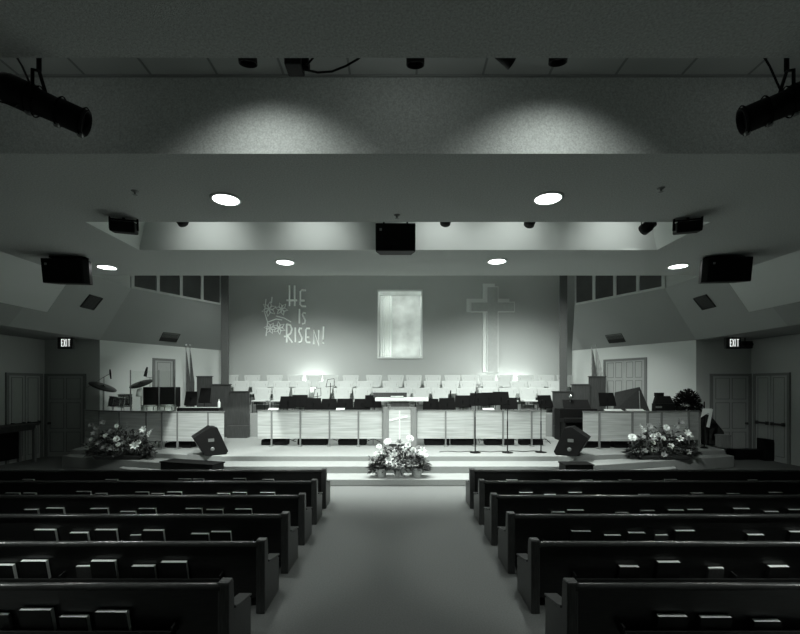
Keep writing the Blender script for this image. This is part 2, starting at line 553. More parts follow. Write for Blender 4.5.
def make_pew(sx, label):
    """local origin: aisle end, rear face at the top; seats face +y"""
    t = thing('church_pew', label, 'pew', (0, 0, 0), 0, 'dark wooden pews in rows')
    s = sx
    def bx(b, x0, x1, *r): b.box(min(s * x0, s * x1), max(s * x0, s * x1), *r)
    # reclined back
    yb = lambda z: (PT - z) * TAN
    b = MB()
    b.prism([(s * .05, yb(.10), .10), (s * .05, yb(PT - .03), PT - .03), (s * .05, yb(PT - .03) + .035, PT - .03), (s * .05, yb(.10) + .035, .10)], (s * (PL - .1), 0, 0))
    b.build('backrest', 'pew', t)
    b = MB()
    n = 10
    pts = []
    for k in range(n + 1):
        a = PI * k / n
        pts.append((s * .07, .018 + .032 * math.cos(PI - a), PT - .028 + .028 * math.sin(a)))
    pts += [(s * .07, .05, PT - .045), (s * .07, -.014, PT - .045)]
    b.prism(pts, (s * (PL - .14), 0, 0))
    o = b.build('top_rail', 'pewcap', t)
    for p in o.data.polygons: p.use_smooth = abs(p.normal.x) < .5
    b = MB()
    bx(b, .06, PL - .06, .10, .50, .27, .31)
    bx(b, .06, PL - .06, .46, .49, .18, .27)
    b.build('seat', 'pew', t)
    b = MB()
    bx(b, .08, PL - .08, .12, .51, .31, .35)
    b.build('seat_cushion', 'cushion', t, bevel=.015)
    b = MB()
    # book rack: shelf and lip following the recline
    m = Matrix.Translation((0, yb(.315), .315)) @ Matrix.Rotation(AL, 4, 'X')
    x0, x1 = (s * .45, s * (PL - .45)) if s > 0 else (s * (PL - .45), s * .45)
    b.box(x0, x1, -.075, 0, -.012, 0, m)
    b.box(x0, x1, -.085, -.072, -.012, .05, m)
    k = .45
    while k < PL - .4:
        b.box(s * k - .008, s * k + .008, -.075, 0, 0, .08, m)
        k += 1.6
    b.build('book_rack', 'pew', t)
    for e in (0, PL - .09):
        b = MB()
        pr = [(0, -.012, 0), (0, -.012, PT + .005), (0, 0, PT + .02), (0, .075, PT + .02), (0, .095, PT - .02), (0, .115, .48), (0, .20, .44), (0, .47, .385),
              (0, .50, .36), (0, .49, .20), (0, .50, 0)]
        b.prism([(s * e, y, z) for (_, y, z) in pr], (s * .09, 0, 0))
        q = b.build('end_panel', 'pewend', t, bevel=.012)
        b = MB()
        b.prism([(s * e - s * .012, .10, .475), (s * e - s * .012, .20, .447), (s * e - s * .012, .48, .392), (s * e - s * .012, .48, .412), (s * e - s * .012, .20, .468), (s * e - s * .012, .10, .498)], (s * .114, 0, 0))
        b.build('arm_rest', 'pewend', q, bevel=.006)
    return t


protos = {}
for sx, nm in ((-1, 'left'), (1, 'right')):
    for i, d in enumerate(ROWS):
        place = {0: 'front pew on the %s of the aisle, closest to the stage steps',
                 5: 'nearest pew on the %s of the aisle, cut by the photo edge'}.get(i, row_txt[i] + ' pew from the front on the %s of the aisle') % nm
        lab = 'dark wooden ' + place
        if sx not in protos:
            protos[sx] = make_pew(sx, lab)
            protos[sx].location = (sx * 1.325, d, 0)
        else:
            dup(protos[sx], (sx * 1.325, d, 0), (0, 0, 0), lab)

# hymnals and pads standing in the racks:  (left px, right px, top y)
BOOKS = {
    ('left', 0): [(22, 34, 479), (105, 118, 479), (178, 191, 478.5), (192.5, 204, 478.5), (233, 246, 478), (262, 274, 479)],
    ('left', 1): [(5, 20, 492.5), (23, 36, 492.5), (76, 91, 491), (95, 107, 493), (135, 149, 491.5), (151, 164, 493), (167, 182, 491.5), (217, 230, 493), (232, 247, 492), (260, 275, 492)],
    ('left', 2): [(24, 38, 509), (46, 64, 507.5), (90, 108, 508), (120, 136, 511), (138, 156, 508), (185, 202, 508), (206, 223, 509), (235, 252, 508.5)],
    ('left', 3): [(34, 56, 529), (70, 88, 532), (95, 117, 529), (143, 164, 529.5), (191, 209, 533), (211, 231, 531)],
    ('left', 4): [(-8, 14, 564), (21, 47, 560), (91, 116, 560), (132, 155, 565), (161, 187, 561)],
    ('left', 5): [(20, 52, 608), (60, 88, 615), (96, 128, 610)],
    ('right', 0): [(506, 518, 479.5), (549, 561, 479.5), (581, 593, 479.5), (618, 632, 479.5), (664, 677, 479), (747, 758, 479.5)],
    ('right', 1): [(519, 533, 492), (544, 556, 494), (568, 582, 492), (638, 650, 494), (690, 704, 492.5), (726, 740, 493), (768, 783, 492)],
    ('right', 2): [(551, 565, 511.5), (567, 584, 509.5), (616, 628, 512), (640, 655, 510), (668, 684, 509.5), (687, 703, 509), (733, 750, 508), (764, 779, 511), (788, 804, 509)],
    ('right', 3): [(571, 591, 530.5), (604, 621, 534.5), (628, 645, 532), (675, 695, 530), (747, 764, 534), (789, 808, 531)],
    ('right', 4): [(619, 639, 565.5), (657, 680, 561), (768, 789, 565.5)],
    ('right', 5): [(657, 687, 614.5), (699, 731, 615.5), (753, 780, 619.5)],
}
PADS = {('left', 3): (130, 141, 535), ('left', 4): (76, 91, 566), ('left', 5): (-10, 9, 614), ('right', 3): (655, 668, 535), ('right', 4): (708, 724, 568)}


def make_book(w, h, label):
    """origin: bottom centre of the face resting against the pew; rests towards -y"""
    t = thing('hymnal', label, 'book', (0, 0, 0), 0, 'hymnals in the pew racks')
    th = .046
    b = MB()
    b.box(-w / 2, w / 2, -th, -th + .004, 0, h)
    b.box(-w / 2, w / 2, -.004, 0, 0, h)
    b.box(-w / 2, -w / 2 + .004, -th, 0, 0, h)
    b.build('cover', 'cover', t)
    MB().box(-w / 2 + .004, w / 2 - .004, -th + .004, -.004, .004, h - .003).build('pages', 'pages', t)
    return t


book_proto = None
for (side, r), lst in BOOKS.items():
    d = ROWS[r]
    n = len(lst)
    order = sorted(lst, key=lambda q: -q[0] if side == 'left' else q[0])
    for i, (a, c, y) in enumerate(order):
        zt = Z(y, d + .02)
        de = d + (PT - zt) * TAN - .03
        xm = (X(a, de) + X(c, de)) / 2
        zt = Z(y, de)
        w = (X(c, de) - X(a, de))
        w = min(max(w, .20), .27)
        h = .205
        pos = Vector((xm, d + (PT - zt) * TAN - .006, zt))
        base = pos - Vector((0, -math.sin(AL), math.cos(AL))) * h
        which = ORD[i] if i < n - 1 else 'last visible'
        lab = '%s hymnal from the aisle in the rack behind the %s %s pew' % (which, row_txt[r], side)
        if book_proto is None:
            book_proto = make_book(.24, h, lab)
            o = book_proto
            o.location = base; o.rotation_euler = (AL, 0, 0)
        else:
            o = dup(book_proto, base, (AL, 0, random.uniform(-.02, .02)), lab)
        o.scale = (w / .24, 1, 1)
for (side, r), (a, c, y) in PADS.items():
    d = ROWS[r]
    zt = Z(y, d + .05)
    de = d + (PT - zt) * TAN - .03
    zt = Z(y, de)
    h = .13
    pos = Vector(((X(a, de) + X(c, de)) / 2, d + (PT - zt) * TAN - .01, zt))
    base = pos - Vector((0, -math.sin(AL), math.cos(AL))) * h
    w = X(c, de) - X(a, de)
    t = thing('attendance_pad', 'small grey pad standing in the rack behind the %s %s pew' % (row_txt[r], side), 'pad', base, 0, 'grey pads in the pew racks', rot=(AL, 0, .03))
    MB().box(-w / 2, w / 2, -.03, 0, 0, h).build('pad_cover', 'pad', t, bevel=.004)
    MB().box(-w / 2 + .006, w / 2 - .006, -.026, -.004, h, h + .006).build('paper_edge', 'pages', t)

# ------------------------------------------------------------------ rails
RZ0, RZ1 = .67, 1.53
DK = .45


def rail(name, label, pts, posts, end_posts=True):
    """pts: plan polyline at the rail, posts: list of plan points"""
    t = thing(name, label, 'railing', (0, 0, 0), 0, 'panelled railings along the stage front')
    for i in range(len(pts) - 1):
        a = Vector((*pts[i], 0)); c = Vector((*pts[i + 1], 0))
        dv = (c - a).normalized(); n = Vector((dv.y, -dv.x, 0))
        L = (c - a).length
        m = Matrix((dv, -n, Vector((0, 0, 1)))).transposed().to_4x4(); m.translation = a
        MB().box(.008, L - .008, 0, .03, RZ0, RZ1 - .03, m).build('panel', 'railwood', t)
        MB().box(0, L, -.03, .06, RZ1 - .03, RZ1, m).build('top_rail', 'railpost', t, bevel=.005)
    for p in posts:
        b = MB()
        b.box(p[0] - .022, p[0] + .022, p[1] - .045, p[1] - .001, DK + .02, RZ1 - .03)
        b.box(p[0] - .05, p[0] + .05, p[1] - .12, p[1] + .12, DK, DK + .025)
        b.build('post', 'railpost', t)
    return t


DR = 12.75
def rx(px): return (X(px, DR), DR)
rail('choir_rail', 'pale oak panel railing on stage left of the pulpit', [rx(q) for q in (257.4, 271.8, 300.5, 329.6, 358.4, 382.4)], [rx(q) for q in (271.8, 300.5, 329.6, 358.4)])
rail('choir_rail', 'pale oak panel railing on stage right of the pulpit', [rx(q) for q in (417, 445.6, 474.4, 503, 531.4, 546)], [rx(q) for q in (445.6, 474.4, 503, 531.4)])


def outer(start, targets, length):
    """continue the railing from start: hinge each panel so that its end stands on the sight line of targets"""
    pts = [start]
    for tp, L in zip(targets, length):
        x0, y0 = pts[-1]
        sg = -1 if tp < VX else 1
        best = None
        for k in range(0, 80):
            th = math.radians(k)
            x1, y1 = x0 + sg * L * math.cos(th), y0 + L * math.sin(th)
            e = abs(VX + x1 / y1 * F - tp)
            if best is None or e < best[0]: best = (e, x1, y1)
        pts.append((best[1], best[2]))
    return pts


DS = 12.2
sl = (X(162.5, DS), DS)
po = outer(sl, (147, 120, 100, 85), (.50, .86, .86, .86))
pts = [(X(224.5, DS), DS), (X(208.6, DS), DS), (X(178, DS), DS)] + po
rail('choir_rail', 'left side railing curving back round the drums, pale then shaded', pts, pts[1:])
sr = (X(647, DS), DS)
po = outer(sr, (661, 688, 699), (.46, .86, .46))
ptr = [(X(583, DS), DS), (X(599, DS), DS), (X(632, DS), DS)] + po
rail('choir_rail', 'right side railing curving back round the piano', ptr, ptr[1:])

# ------------------------------------------------------------------ pulpit
DP = 12.55
t = thing('pulpit', 'wooden pulpit with broad pale top and thin cross on its front', 'pulpit', (0, DP, DK))
for a, c in ((383, 388.5), (411, 416.5)):
    MB().box(X(a, DP), X(c, DP), 0, .40, 0, 1.17).build('side_post', 'railpost', t, bevel=.01)
MB().box(X(388.5, DP), X(411, DP), .06, .09, .08, 1.10).build('front_panel', 'railwood', t)
MB().box(X(389, DP), X(412, DP), .05, .40, 1.10, 1.18).build('shelf', 'railpost', t, bevel=.008)
MB().box(X(391, DP), X(409, DP), .15, .38, 1.18, 1.34).build('desk_support', 'wood', t)
MB().box(X(375, DP), X(428.5, DP), -.02, .48, 1.35, 1.46).build('desk_top', 'cream', t, bevel=.015)
MB().box(X(372.5, DP), X(407, DP), .30, .46, 1.46, 1.60).build('book_ledge', 'wood', t, bevel=.01)
b = MB()
xc = X(399.6, DP)
b.box(xc - .014, xc + .014, .03, .06, .10, 1.06)
m = Matrix.Translation((X(398.5, DP), .045, Z(418.5, DP) - DK)) @ Matrix.Rotation(-.22, 4, 'Y')
b.box(-.27, .27, -.015, .015, -.022, .022, m)
b.build('cross_emblem', 'letter', t)
o = thing('bible', 'thick dark closed book lying on the pulpit top', 'book', (X(397, DP), DP + .14, DK + 1.461))
MB().box(-.2, .2, -.14, .14, 0, .012).box(-.2, .2, -.14, .14, .05, .062).box(-.2, -.19, -.14, .14, 0, .062).build('cover', 'cover', o)
MB().box(-.188, .19, -.132, .132, .012, .05).build('pages', 'pages', o)

# ------------------------------------------------------------------ choir chairs


def make_chair(label):
    t = thing('choir_chair', label, 'chair', (0, 0, 0), 0, 'white upholstered choir chairs')
    b = MB()
    pr = [(-.265, .40), (-.335, .88), (-.315, .905), (.315, .905), (.335, .88), (.265, .40)]
    b.prism([(x, .20 + (z - .42) * .16, z) for x, z in pr], (0, .045, 0))
    b.build('backrest', 'whitefab', t, bevel=.015)
    MB().box(-.25, .25, -.25, .22, .40, .46).build('seat', 'whitefab', t, bevel=.02)
    for x in (-.22, .22):
        MB().tube([(x, -.22, 0), (x, -.20, .40)], .011, 6).build('leg', 'blackmetal', t)
        MB().tube([(x, .30, 0), (x, .21, .40), (x, .27, .80)], .011, 6).build('leg', 'blackmetal', t)
    return t


CH = [('front', 15.45, 1.27, 388.3, [262.6, 281, 301, 322, 342, 361.5, 381, 402, 421, 440, 465, 487, 508, 527.5, 546]),
      ('middle', 16.25, 1.53, 381.3, [241, 260, 281, 303, 325, 345, 365, 391, 412, 432, 450, 468.5, 491, 518.5, 536, 556]),
      ('back', 17.05, 1.78, 375.0, [230, 252, 274.5, 295, 313.5, 330.5, 350.5, 374, 396, 414, 433, 452.5, 469.5, 487, 505.5, 526, 547, 565])]
proto = None
for rn, d, z, ty, lst in CH:
    n = len(lst)
    for i, px in enumerate(lst):
        w = nth(i, n) if i < 9 else (ORD[n - 1 - i] + ' from right' if i < n - 1 else 'rightmost')
        if 0 < i < 9: w = ORD[i] + ' from left'
        lab = 'white choir chair, %s in the %s row on the risers' % (w, rn)
        x = X(px, d + .25)
        loc = (x, d, z)
        rot = (0, 0, random.uniform(-.05, .05))
        if proto is None:
            proto = make_chair(lab); proto.location = loc; proto.rotation_euler = rot
        else:
            dup(proto, loc, rot, lab)

# stepped wooden screens at the ends of the risers
for sx, nm, xs in ((-1, 'left', (249.5, 230.5, 211, 196)), (1, 'right', (552.5, 572, 590, 606.5))):
    DD = 15.0
    t = thing('choir_screen', 'stepped wooden screen closing the %s end of the choir risers' % nm, 'screen', (0, DD, DK))
    tops = (391, 384, 376)
    for k in range(3):
        a, c = sorted((X(xs[k], DD), X(xs[k + 1], DD)))
        zt = Z(tops[k], DD) - DK
        dy = -.04 if k == 0 else (.0 if k == 1 else .06)
        MB().box(a, c, dy, .06 + k * .0 + dy, 0, zt - .03).build('panel', 'wood', t)
        MB().box(a - .02, c + .02, dy - .02, .08 + dy, zt - .03, zt).build('cap', 'wood', t)
    a, c = sorted((X(xs[0], DD), X(xs[1], DD)))
    MB().box(a, c + .03 if sx < 0 else c, -.34, -.05, 0, .42).build('step_box', 'wood', t, bevel=.008)

# ------------------------------------------------------------------ music stands
DM = 13.5


def make_stand(label, w=.55, h=.36):
    """origin on the floor; desk centre at 1.22; the desk's back faces the room"""
    t = thing('music_stand', label, 'music stand', (0, 0, 0), 0, 'black music stands behind the railings')
    m = Matrix.Translation((0, 0, 1.22)) @ Matrix.Rotation(-.32, 4, 'X')
    b = MB()
    b.prism([(-w / 2, 0, -h / 2), (w / 2, 0, -h / 2), (w / 2 - .03, 0, h / 2), (-w / 2 + .03, 0, h / 2)], (0, .008, 0), m)
    b.build('desk', 'blackmetal', t)
    MB().box(-w / 2, w / 2, 0, .06, -h / 2 - .006, -h / 2, m).build('lip', 'blackmetal', t)
    MB().tube([(0, -.02, .08), (0, -.02, 1.25)], .013, 6).build('pole', 'blackmetal', t)
    for k in range(3):
        a = k * 2 * PI / 3 + .5
        MB().tube([(0, -.02, .12), (.27 * math.cos(a), -.02 + .27 * math.sin(a), .012)], .010, 6).build('leg', 'blackmetal', t)
    return t


ST = [(288, 402, 0), (300, 400.5, .15), (313, 403.5, 0), (329, 404, -.1), (345, 404, .1), (362, 404, 0), (373, 401, .1),
      (431, 404, 0), (447, 403.5, .1), (463, 401, -.1), (478, 399, 0), (489, 398.5, .2), (501, 398, 0), (509, 403, -.3), (545, 401, .3),
      (191, 398, .1), (205, 395, -.1), (607, 399, .1)]
ins = sorted(ST)
proto = None
nl = [q for q in ins if q[0] < VX and q[0] > 250]; nr = [q for q in ins if VX < q[0] < 560]
for k, (px, py, rz) in enumerate(ins):
    d = DM + (.35 if k % 2 else 0) + (.1 if k % 3 == 0 else 0)
    if px < 250:
        d = 13.0
        lab = 'black music stand left of the screen, %s of two beside the flags' % ('left' if px < 200 else 'right')
    elif px < VX:
        i = nl.index((px, py, rz)); j = len(nl) - 1 - i
        lab = 'black music stand behind the left railing, ' + ('beside the pulpit' if j == 0 else 'at its far left' if i == 0 else ORD[i] + ' from the left')
    elif px < 560:
        i = nr.index((px, py, rz))
        lab = 'black music stand behind the right railing, ' + ('beside the pulpit' if i == 0 else 'at its far right end' if i == len(nr) - 1 else ORD[i] + ' from the pulpit')
    else:
        d = 13.2
        lab = 'black music stand between the right screen and the dark piano'
    zc = Z(py, d) - 1.22
    s = (zc + 1.22 - DK) / 1.22
    if proto is None:
        o = make_stand(lab); proto = o
        o.location = (X(px, d), d, DK); o.rotation_euler = (0, 0, rz)
    else:
        o = dup(proto, (X(px, d), d, DK), (0, 0, rz), lab)
    o.scale = (.68 if px < 250 else 1, 1, s)
# open wire stands
for k, (x0, x1, y0, y1, lab) in enumerate(((313.5, 321, 388, 397, 'low open wire music stand among the chairs left of the pulpit'), (326, 334.5, 378.5, 387, 'tall open wire music stand with raised desk left of pulpit'))):
    d = 14.2 + k * .3
    t = thing('wire_music_stand', lab, 'music stand', (X((x0 + x1) / 2, d), d, DK))
    w = (X(x1, d) - X(x0, d)); za = Z(y1, d) - DK; zb = Z(y0, d) - DK
    b = MB()
    c = [(-w / 2, 0, za), (w / 2, 0, za + .04), (w / 2 - .03, .12, zb), (-w / 2 + .03, .12, zb - .04)]
    b.tube(c + [c[0]], .011, 6)
    b.build('frame', 'blackmetal', t)
    MB().tube([(0, .03, .05), (0, .03, (za + zb) / 2)], .012, 6).build('pole', 'blackmetal', t)
    for q in range(3):
        a = q * 2 * PI / 3
        MB().tube([(0, .03, .25), (.25 * math.cos(a), .03 + .25 * math.sin(a), .01)], .009, 6).build('leg', 'blackmetal', t)

# dark cases added as clutter to darken the shaded gap under the railings
cs = [(274, 12.92, .8, .26), (312, 12.94, .9, .30), (352, 12.92, .85, .28), (437, 12.92, .76, .32), (464, 12.94, .78, .30), (500, 12.92, .9, .26), (532, 12.92, .7, .24), (178, 12.36, .8, .22), (597, 12.36, .8, .30), (629, 12.36, .85, .28)]
for k, (px, d, w, h) in enumerate(cs):
    side = 'left' if px < VX else 'right'
    i = [0, 1, 2, 0, 1, 2, 3, 0, 0, 0][k]
    lab = 'dark filler case in the shaded gap under the %s railing, %s from the left' % (side, ORD[i])
    if k > 6: lab = ['dark filler case on the deck behind the pale left side railing', 'dark filler case under the right side railing, nearer the organ', 'dark filler case under the right side railing, nearer the flowers'][k - 7]
    t = thing('filler_case', lab, 'case', (X(px, d), d + .15, DK), random.uniform(-.05, .05), 'dark cases behind the railings')
    MB().prism([(-w / 2, -.16, 0), (w / 2, -.16, 0), (w / 2, -.12, h), (-w / 2 + .15, -.12, h * .8), (-w / 2, -.14, h * .6)], (0, .32, 0)).build('body', 'darkcloth', t, bevel=.03)
    MB().tube([(-.1, -.17, h * .5), (-.08, -.21, h * .55), (.08, -.21, h * .55), (.1, -.17, h * .5)], .012, 6).build('handle', 'black', t)
# round dark drum and upright dark case to the right
t = thing('kettle_drum', 'round dark drum behind the right railing near its end', 'drum', (X(528.5, 13.6), 13.6, DK))
MB().lathe([(.05, .62), (.16, .68), (.22, .82), (.235, 1.0), (.235, 1.08), (.22, 1.085)], None, 20).build('bowl', 'black', t)
MB().lathe([(.24, 1.04), (.245, 1.06), (.24, 1.08)], None, 20, False).build('hoop', 'greymetal', t)
for q in range(3):
    a = q * 2 * PI / 3
    MB().tube([(.15 * math.cos(a), .15 * math.sin(a), .72), (.3 * math.cos(a), .3 * math.sin(a), 0)], .015, 6).build('leg', 'blackmetal', t)
t = thing('double_bass', 'dark string bass leaning back behind the railing right of pulpit', 'bass', (X(446, 14.3), 14.3, DK), 0, rot=(-.15, .12, 0))
b = MB()
prof = [(-.22, .12), (-.30, .3), (-.27, .5), (-.19, .68), (-.22, .85), (-.2, 1.0), (-.08, 1.12), (.08, 1.12), (.2, 1.0), (.22, .85), (.19, .68), (.27, .5), (.30, .3), (.22, .12)]
b.prism([(x, 0, z) for x, z in prof], (0, .16, 0)); b.build('body', 'black', t, bevel=.02)
MB().tube([(0, -.01, .9), (0, .04, 1.68)], [.035, .022], 8).build('neck', 'black', t)
MB().tube([(0, .08, 0), (0, .08, .13)], .012, 6).build('end_pin', 'greymetal', t)
# sheets of paper on the railings
for px, py, w, d, lab in ((272.5, 0, .30, DR, 'white sheet of paper lying on the left railing near its end'), (340, 0, .26, DR, 'white sheet of paper on the left railing nearer the pulpit'),
                          (615, 0, .5, DS, 'white open score on the right side railing, left of the two'), (637, 0, .5, DS, 'white open score on the right side railing, right of the two'),
                          (489, 0, .34, DR, 'white sheet of paper on the railing behind the mic stands')):
    b = MB()
    b.box(-w / 2, w / 2, -.03, .16, 0, .008)
    b.prism([(-w / 2, .05, .008), (w / 2, .05, .008), (w / 2, .16, .05), (-w / 2, .16, .05)], (0, .006, 0))
    o = b.build('paper_sheet', 'paper')
    o.location = (X(px, d), d, RZ1 + .001)
    tag(o, lab, 'paper', 'papers on the railings')

# ------------------------------------------------------------------ microphone stands
proto = None
MS = [(475.2, 11.49, 1.62, 'left'), (507.5, 11.49, 1.42, 'middle'), (541, 11.55, 1.40, 'right')]
for px, d, h, w in MS:
    t = thing('microphone_stand', 'thin black microphone stand on the stage edge, %s of three' % w, 'microphone stand', (X(px, d), d, DK), 0, 'three microphone stands on the stage')
    MB().lathe([(.15, 0), (.15, .012), (.04, .03), (.018, .05)], None, 20).build('base', 'blackmetal', t)
    MB().tube([(0, 0, .04), (0, 0, h * .6)], .016, 8).build('lower_pole', 'blackmetal', t)
    MB().tube([(0, 0, h * .58), (0, 0, h - .1)], .011, 8).build('upper_pole', 'blackmetal', t)
    MB().tube([(0, .02, h - .1), (0, -.04, h - .02)], [.014, .022], 8).tube([(0, -.04, h - .02), (0, -.07, h + .03)], [.027, .02], 8).build('microphone', 'black', t)
    c = [(X(px, d), d + .12, DK + .01)]
    b = MB()
    for k in range(1, 9):
        c.append((X(px, d) - .12 * k, d + .14 + .07 * math.sin(k * 1.3), DK + .010))
    b.tube(c, .010, 6)
    tag(b.build('microphone_cable', 'black'), 'thin dark cable on the deck running left from the %s microphone stand' % w, 'cable', 'microphone cables')

# ------------------------------------------------------------------ stage monitors
for sx, nm in ((-1, 'left'), (1, 'right')):
    if sx < 0:
        t = thing('monitor_riser', 'low black box on the step before the left stage monitor', 'box', (-4.90, 10.12, .15), -.29)
        MB().box(-.74, .74, -.20, .20, 0, .30).build('body', 'black', t, bevel=.008)
        MB().box(-.76, .76, -.22, .22, .28, .31).build('lid', 'blackcloth', t, bevel=.006)
        loc = (-4.97, 11.22, .452)
    else:
        t = thing('monitor_riser', 'low black box on the step before the right stage monitor', 'box', (4.16, 9.94, .15))
        MB().box(-.32, .32, -.20, .2, 0, .30).build('body', 'black', t, bevel=.008)
        MB().box(-.34, .34, -.22, .22, .28, .31).build('lid', 'blackcloth', t, bevel=.006)
        loc = (4.57, 11.14, .452)
    t = thing('stage_monitor', 'black wedge floor monitor on the step in front of the %s side railing' % nm, 'speaker', loc, -sx * 1.02)
    t.rotation_euler = (0, 0, .55 if sx < 0 else -.55)
    # wedge profile in xz (leaning away from the aisle side), extruded in y
    q = -sx
    pr = [(-.14, 0), (.36, .0), (.42, .08), (.15, .72), (-.02, .75), (-.42, .48)]
    b = MB().prism([(q * x, -.26, z) for x, z in pr], (0, .52, 0))
    b.build('cabinet', 'black', t, bevel=.012)
    b = MB()
    a, c = Vector((q * -.40, 0, .45)), Vector((q * -.20, 0, .02))
    b.prism([(q * .135, -.24, .68), (q * .385, -.24, .11), (q * .395, .24, .115), (q * .145, .24, .685)], (q * .008, 0, .004)).build('grille', 'blackcloth', t)
    MB().box(-.07, .07, -.272, -.258, .36, .44, Matrix.Identity(4)).build('handle', 'greymetal', t)
    MB().lathe([(.05, 0), (.05, .012), (.03, .014)], Matrix.Translation((q * .03, -.258, .17)) @ Matrix.Rotation(PI / 2, 4, 'X'), 14).build('socket_plate', 'greymetal', t)

# ------------------------------------------------------------------ flowers


def bloom_mesh(kind, rnd):
    b = MB()
    if kind == 'mum':
        for layer, (n, r, up) in enumerate(((9, .085, .1), (9, .08, .5), (7, .07, .9), (5, .045, 1.25))):
            for k in range(n):
                a = 2 * PI * k / n + layer * .4 + rnd.uniform(-.1, .1)
                d = Vector((math.cos(a) * math.cos(up), math.sin(a) * math.cos(up), math.sin(up)))
                s = Vector((-math.sin(a), math.cos(a), 0))
                p0 = d * .015; p1 = d * r * .6 + Vector((0, 0, .01)); p2 = d * r
                w = .026
                b.add([p0 - s * .008, p0 + s * .008, p1 + s * w, p2 + s * w * .6, p2 - s * w * .6, p1 - s * w],
                      [(0, 1, 2, 5), (5, 2, 3, 4)], True)
    else:
        for k in range(6):
            a = 2 * PI * k / 6
            d = Vector((math.cos(a), math.sin(a), 0)); s = Vector((-math.sin(a), math.cos(a), 0)); z = Vector((0, 0, 1))
            p = [d * .012, d * .03 + z * .07, d * .075 + z * .115, d * .12 + z * .11]
            w = [.012, .026, .03, .004]
            vs = []
            for i in range(4): vs += [p[i] - s * w[i], p[i] + s * w[i]]
            b.add(vs, [(0, 1, 3, 2), (2, 3, 5, 4), (4, 5, 7, 6)], True)
    return b


def spike_mesh(rnd, L=.42):
    b = MB()
    for k in range(14):
        z = .08 + k * (L - .08) / 14
        a = k * 2.4
        r = .035 * (1.15 - k / 16)
        c = Vector((.02 * math.cos(a), .02 * math.sin(a), z))
        for q in range(5):
            t = 2 * PI * q / 5 + a
            d = Vector((math.cos(t), math.sin(t), .5)).normalized()
            s = Vector((-math.sin(t), math.cos(t), 0))
            b.add([c, c + d * r * .7 + s * r * .4, c + d * r * 1.2, c + d * r * .7 - s * r * .4], [(0, 1, 2, 3)], True)
    return b


def leaf(b, p, d, L, w, rnd):
    d = d.normalized()
    s = d.cross(Vector((0, 0, 1)))
    s = s.normalized() if s.length > 1e-3 else Vector((1, 0, 0))
    s = (s + d.cross(s) * rnd.uniform(-.8, .8)).normalized()
    q = p + d * L * .55 + Vector((0, 0, .03 * L)); e = p + d * L + Vector((0, 0, -.16 * L))
    b.add([p, q + s * w, e, q - s * w], [(0, 1, 2, 3)], True)


def flowers(label, cx, cy, z0, W, H, D, blooms, spikes, pots, seed):
    rnd = random.Random(seed)
    t = thing('flower_arrangement', label, 'flowers', (cx, cy, z0))
    if pots == 'planter':
        MB().prism([(-W * .33, -.17, 0), (W * .33, -.17, 0), (W * .36, -.2, .1), (-W * .36, -.2, .1)], (0, .36, 0)).build('planter', 'pot', t, bevel=.02)
        base = .07
    else:
        for k in range(3):
            m = Matrix.Translation(((k - 1) * W * .30, -.02 + .06 * (k % 2), 0))
            MB().lathe([(.10, 0), (.135, .19), (.145, .2), (.13, .2)], m, 16).build('pot', 'potpale', t)
        base = .14
    b = MB()
    for k in range(620):
        u = rnd.uniform(-1, 1); v = rnd.uniform(-1, 1)
        env = max(0, 1 - u * u * .85)
        p = Vector((u * W * .46, v * D * .42 * (1 - .4 * abs(u)), base + rnd.random() ** .8 * env * (H - base) * .72))
        d = Vector((u * 1.1 + rnd.uniform(-.6, .6), v - .3 + rnd.uniform(-.6, .6), rnd.uniform(-.5, .9)))
        leaf(b, p, d, rnd.uniform(.09, .2), rnd.uniform(.012, .035), rnd)
    for k in range(60):
        u = rnd.uniform(-1, 1)
        p = Vector((u * W * .38, rnd.uniform(-.1, .1), base))
        e = Vector((u * W * .5, rnd.uniform(-.16, .12), base + (H - base) * rnd.uniform(.5, .98) * (1 - .55 * abs(u))))
        b.tube([p, p.lerp(e, .5) + Vector((0, 0, .05)), e], [.005, .004, .002], 4, False)
        for q in range(4):
            leaf(b, p.lerp(e, .45 + .15 * q), Vector((rnd.uniform(-1, 1), rnd.uniform(-1, .4), .5)), .1, .016, rnd)
    b.build('foliage', 'leaf', t)
    b = MB()
    for k in range(120):
        u = rnd.uniform(-1, 1)
        p = Vector((u * W * .45, -D * .35 * rnd.random() * (1 - .5 * abs(u)), base + rnd.random() * (H - base) * .75 * (1 - .7 * u * u)))
        leaf(b, p, Vector((u + rnd.uniform(-.7, .7), -.6, rnd.uniform(-.2, .9))), rnd.uniform(.08, .16), .02, rnd)
    b.build('pale_leaves', 'leafpale', t)
    for k, (u, h, kind, m, sc) in enumerate(blooms):
        y = -D * .42 * (1 - .5 * abs(u) * 1.2) * (1.1 - h * .55)
        bb = bloom_mesh(kind, rnd)
        tilt = Matrix.Translation((u * W * .5, y, h * H)) @ Matrix.Rotation(rnd.uniform(.7, 1.15), 4, 'X') @ Matrix.Rotation(rnd.uniform(-.4, .4), 4, 'Y') @ Matrix.Scale(sc * .78, 4)
        bb.build('bloom', m, t, mtx=tilt)
        sb = MB()
    for k, (u, h, lean, L) in enumerate(spikes):
        bb = spike_mesh(rnd, L)
        mt = Matrix.Translation((u * W * .5, -.12 * D, h * H)) @ Matrix.Rotation(lean, 4, 'Y')
        bb.build('flower_spike', 'petal' if k % 2 == 0 else 'petalgrey', t, mtx=mt)


def bl(px, py, x0, x1, y0, y1): return ((px - (x0 + x1) / 2) / ((x1 - x0) / 2), (y1 - py) / (y1 - y0))


def mk(lst, box):
    out = []
    for (px, py, kind, m, sc) in lst:
        u, h = bl(px, py, *box); out.append((u, h, kind, m, sc))
    return out


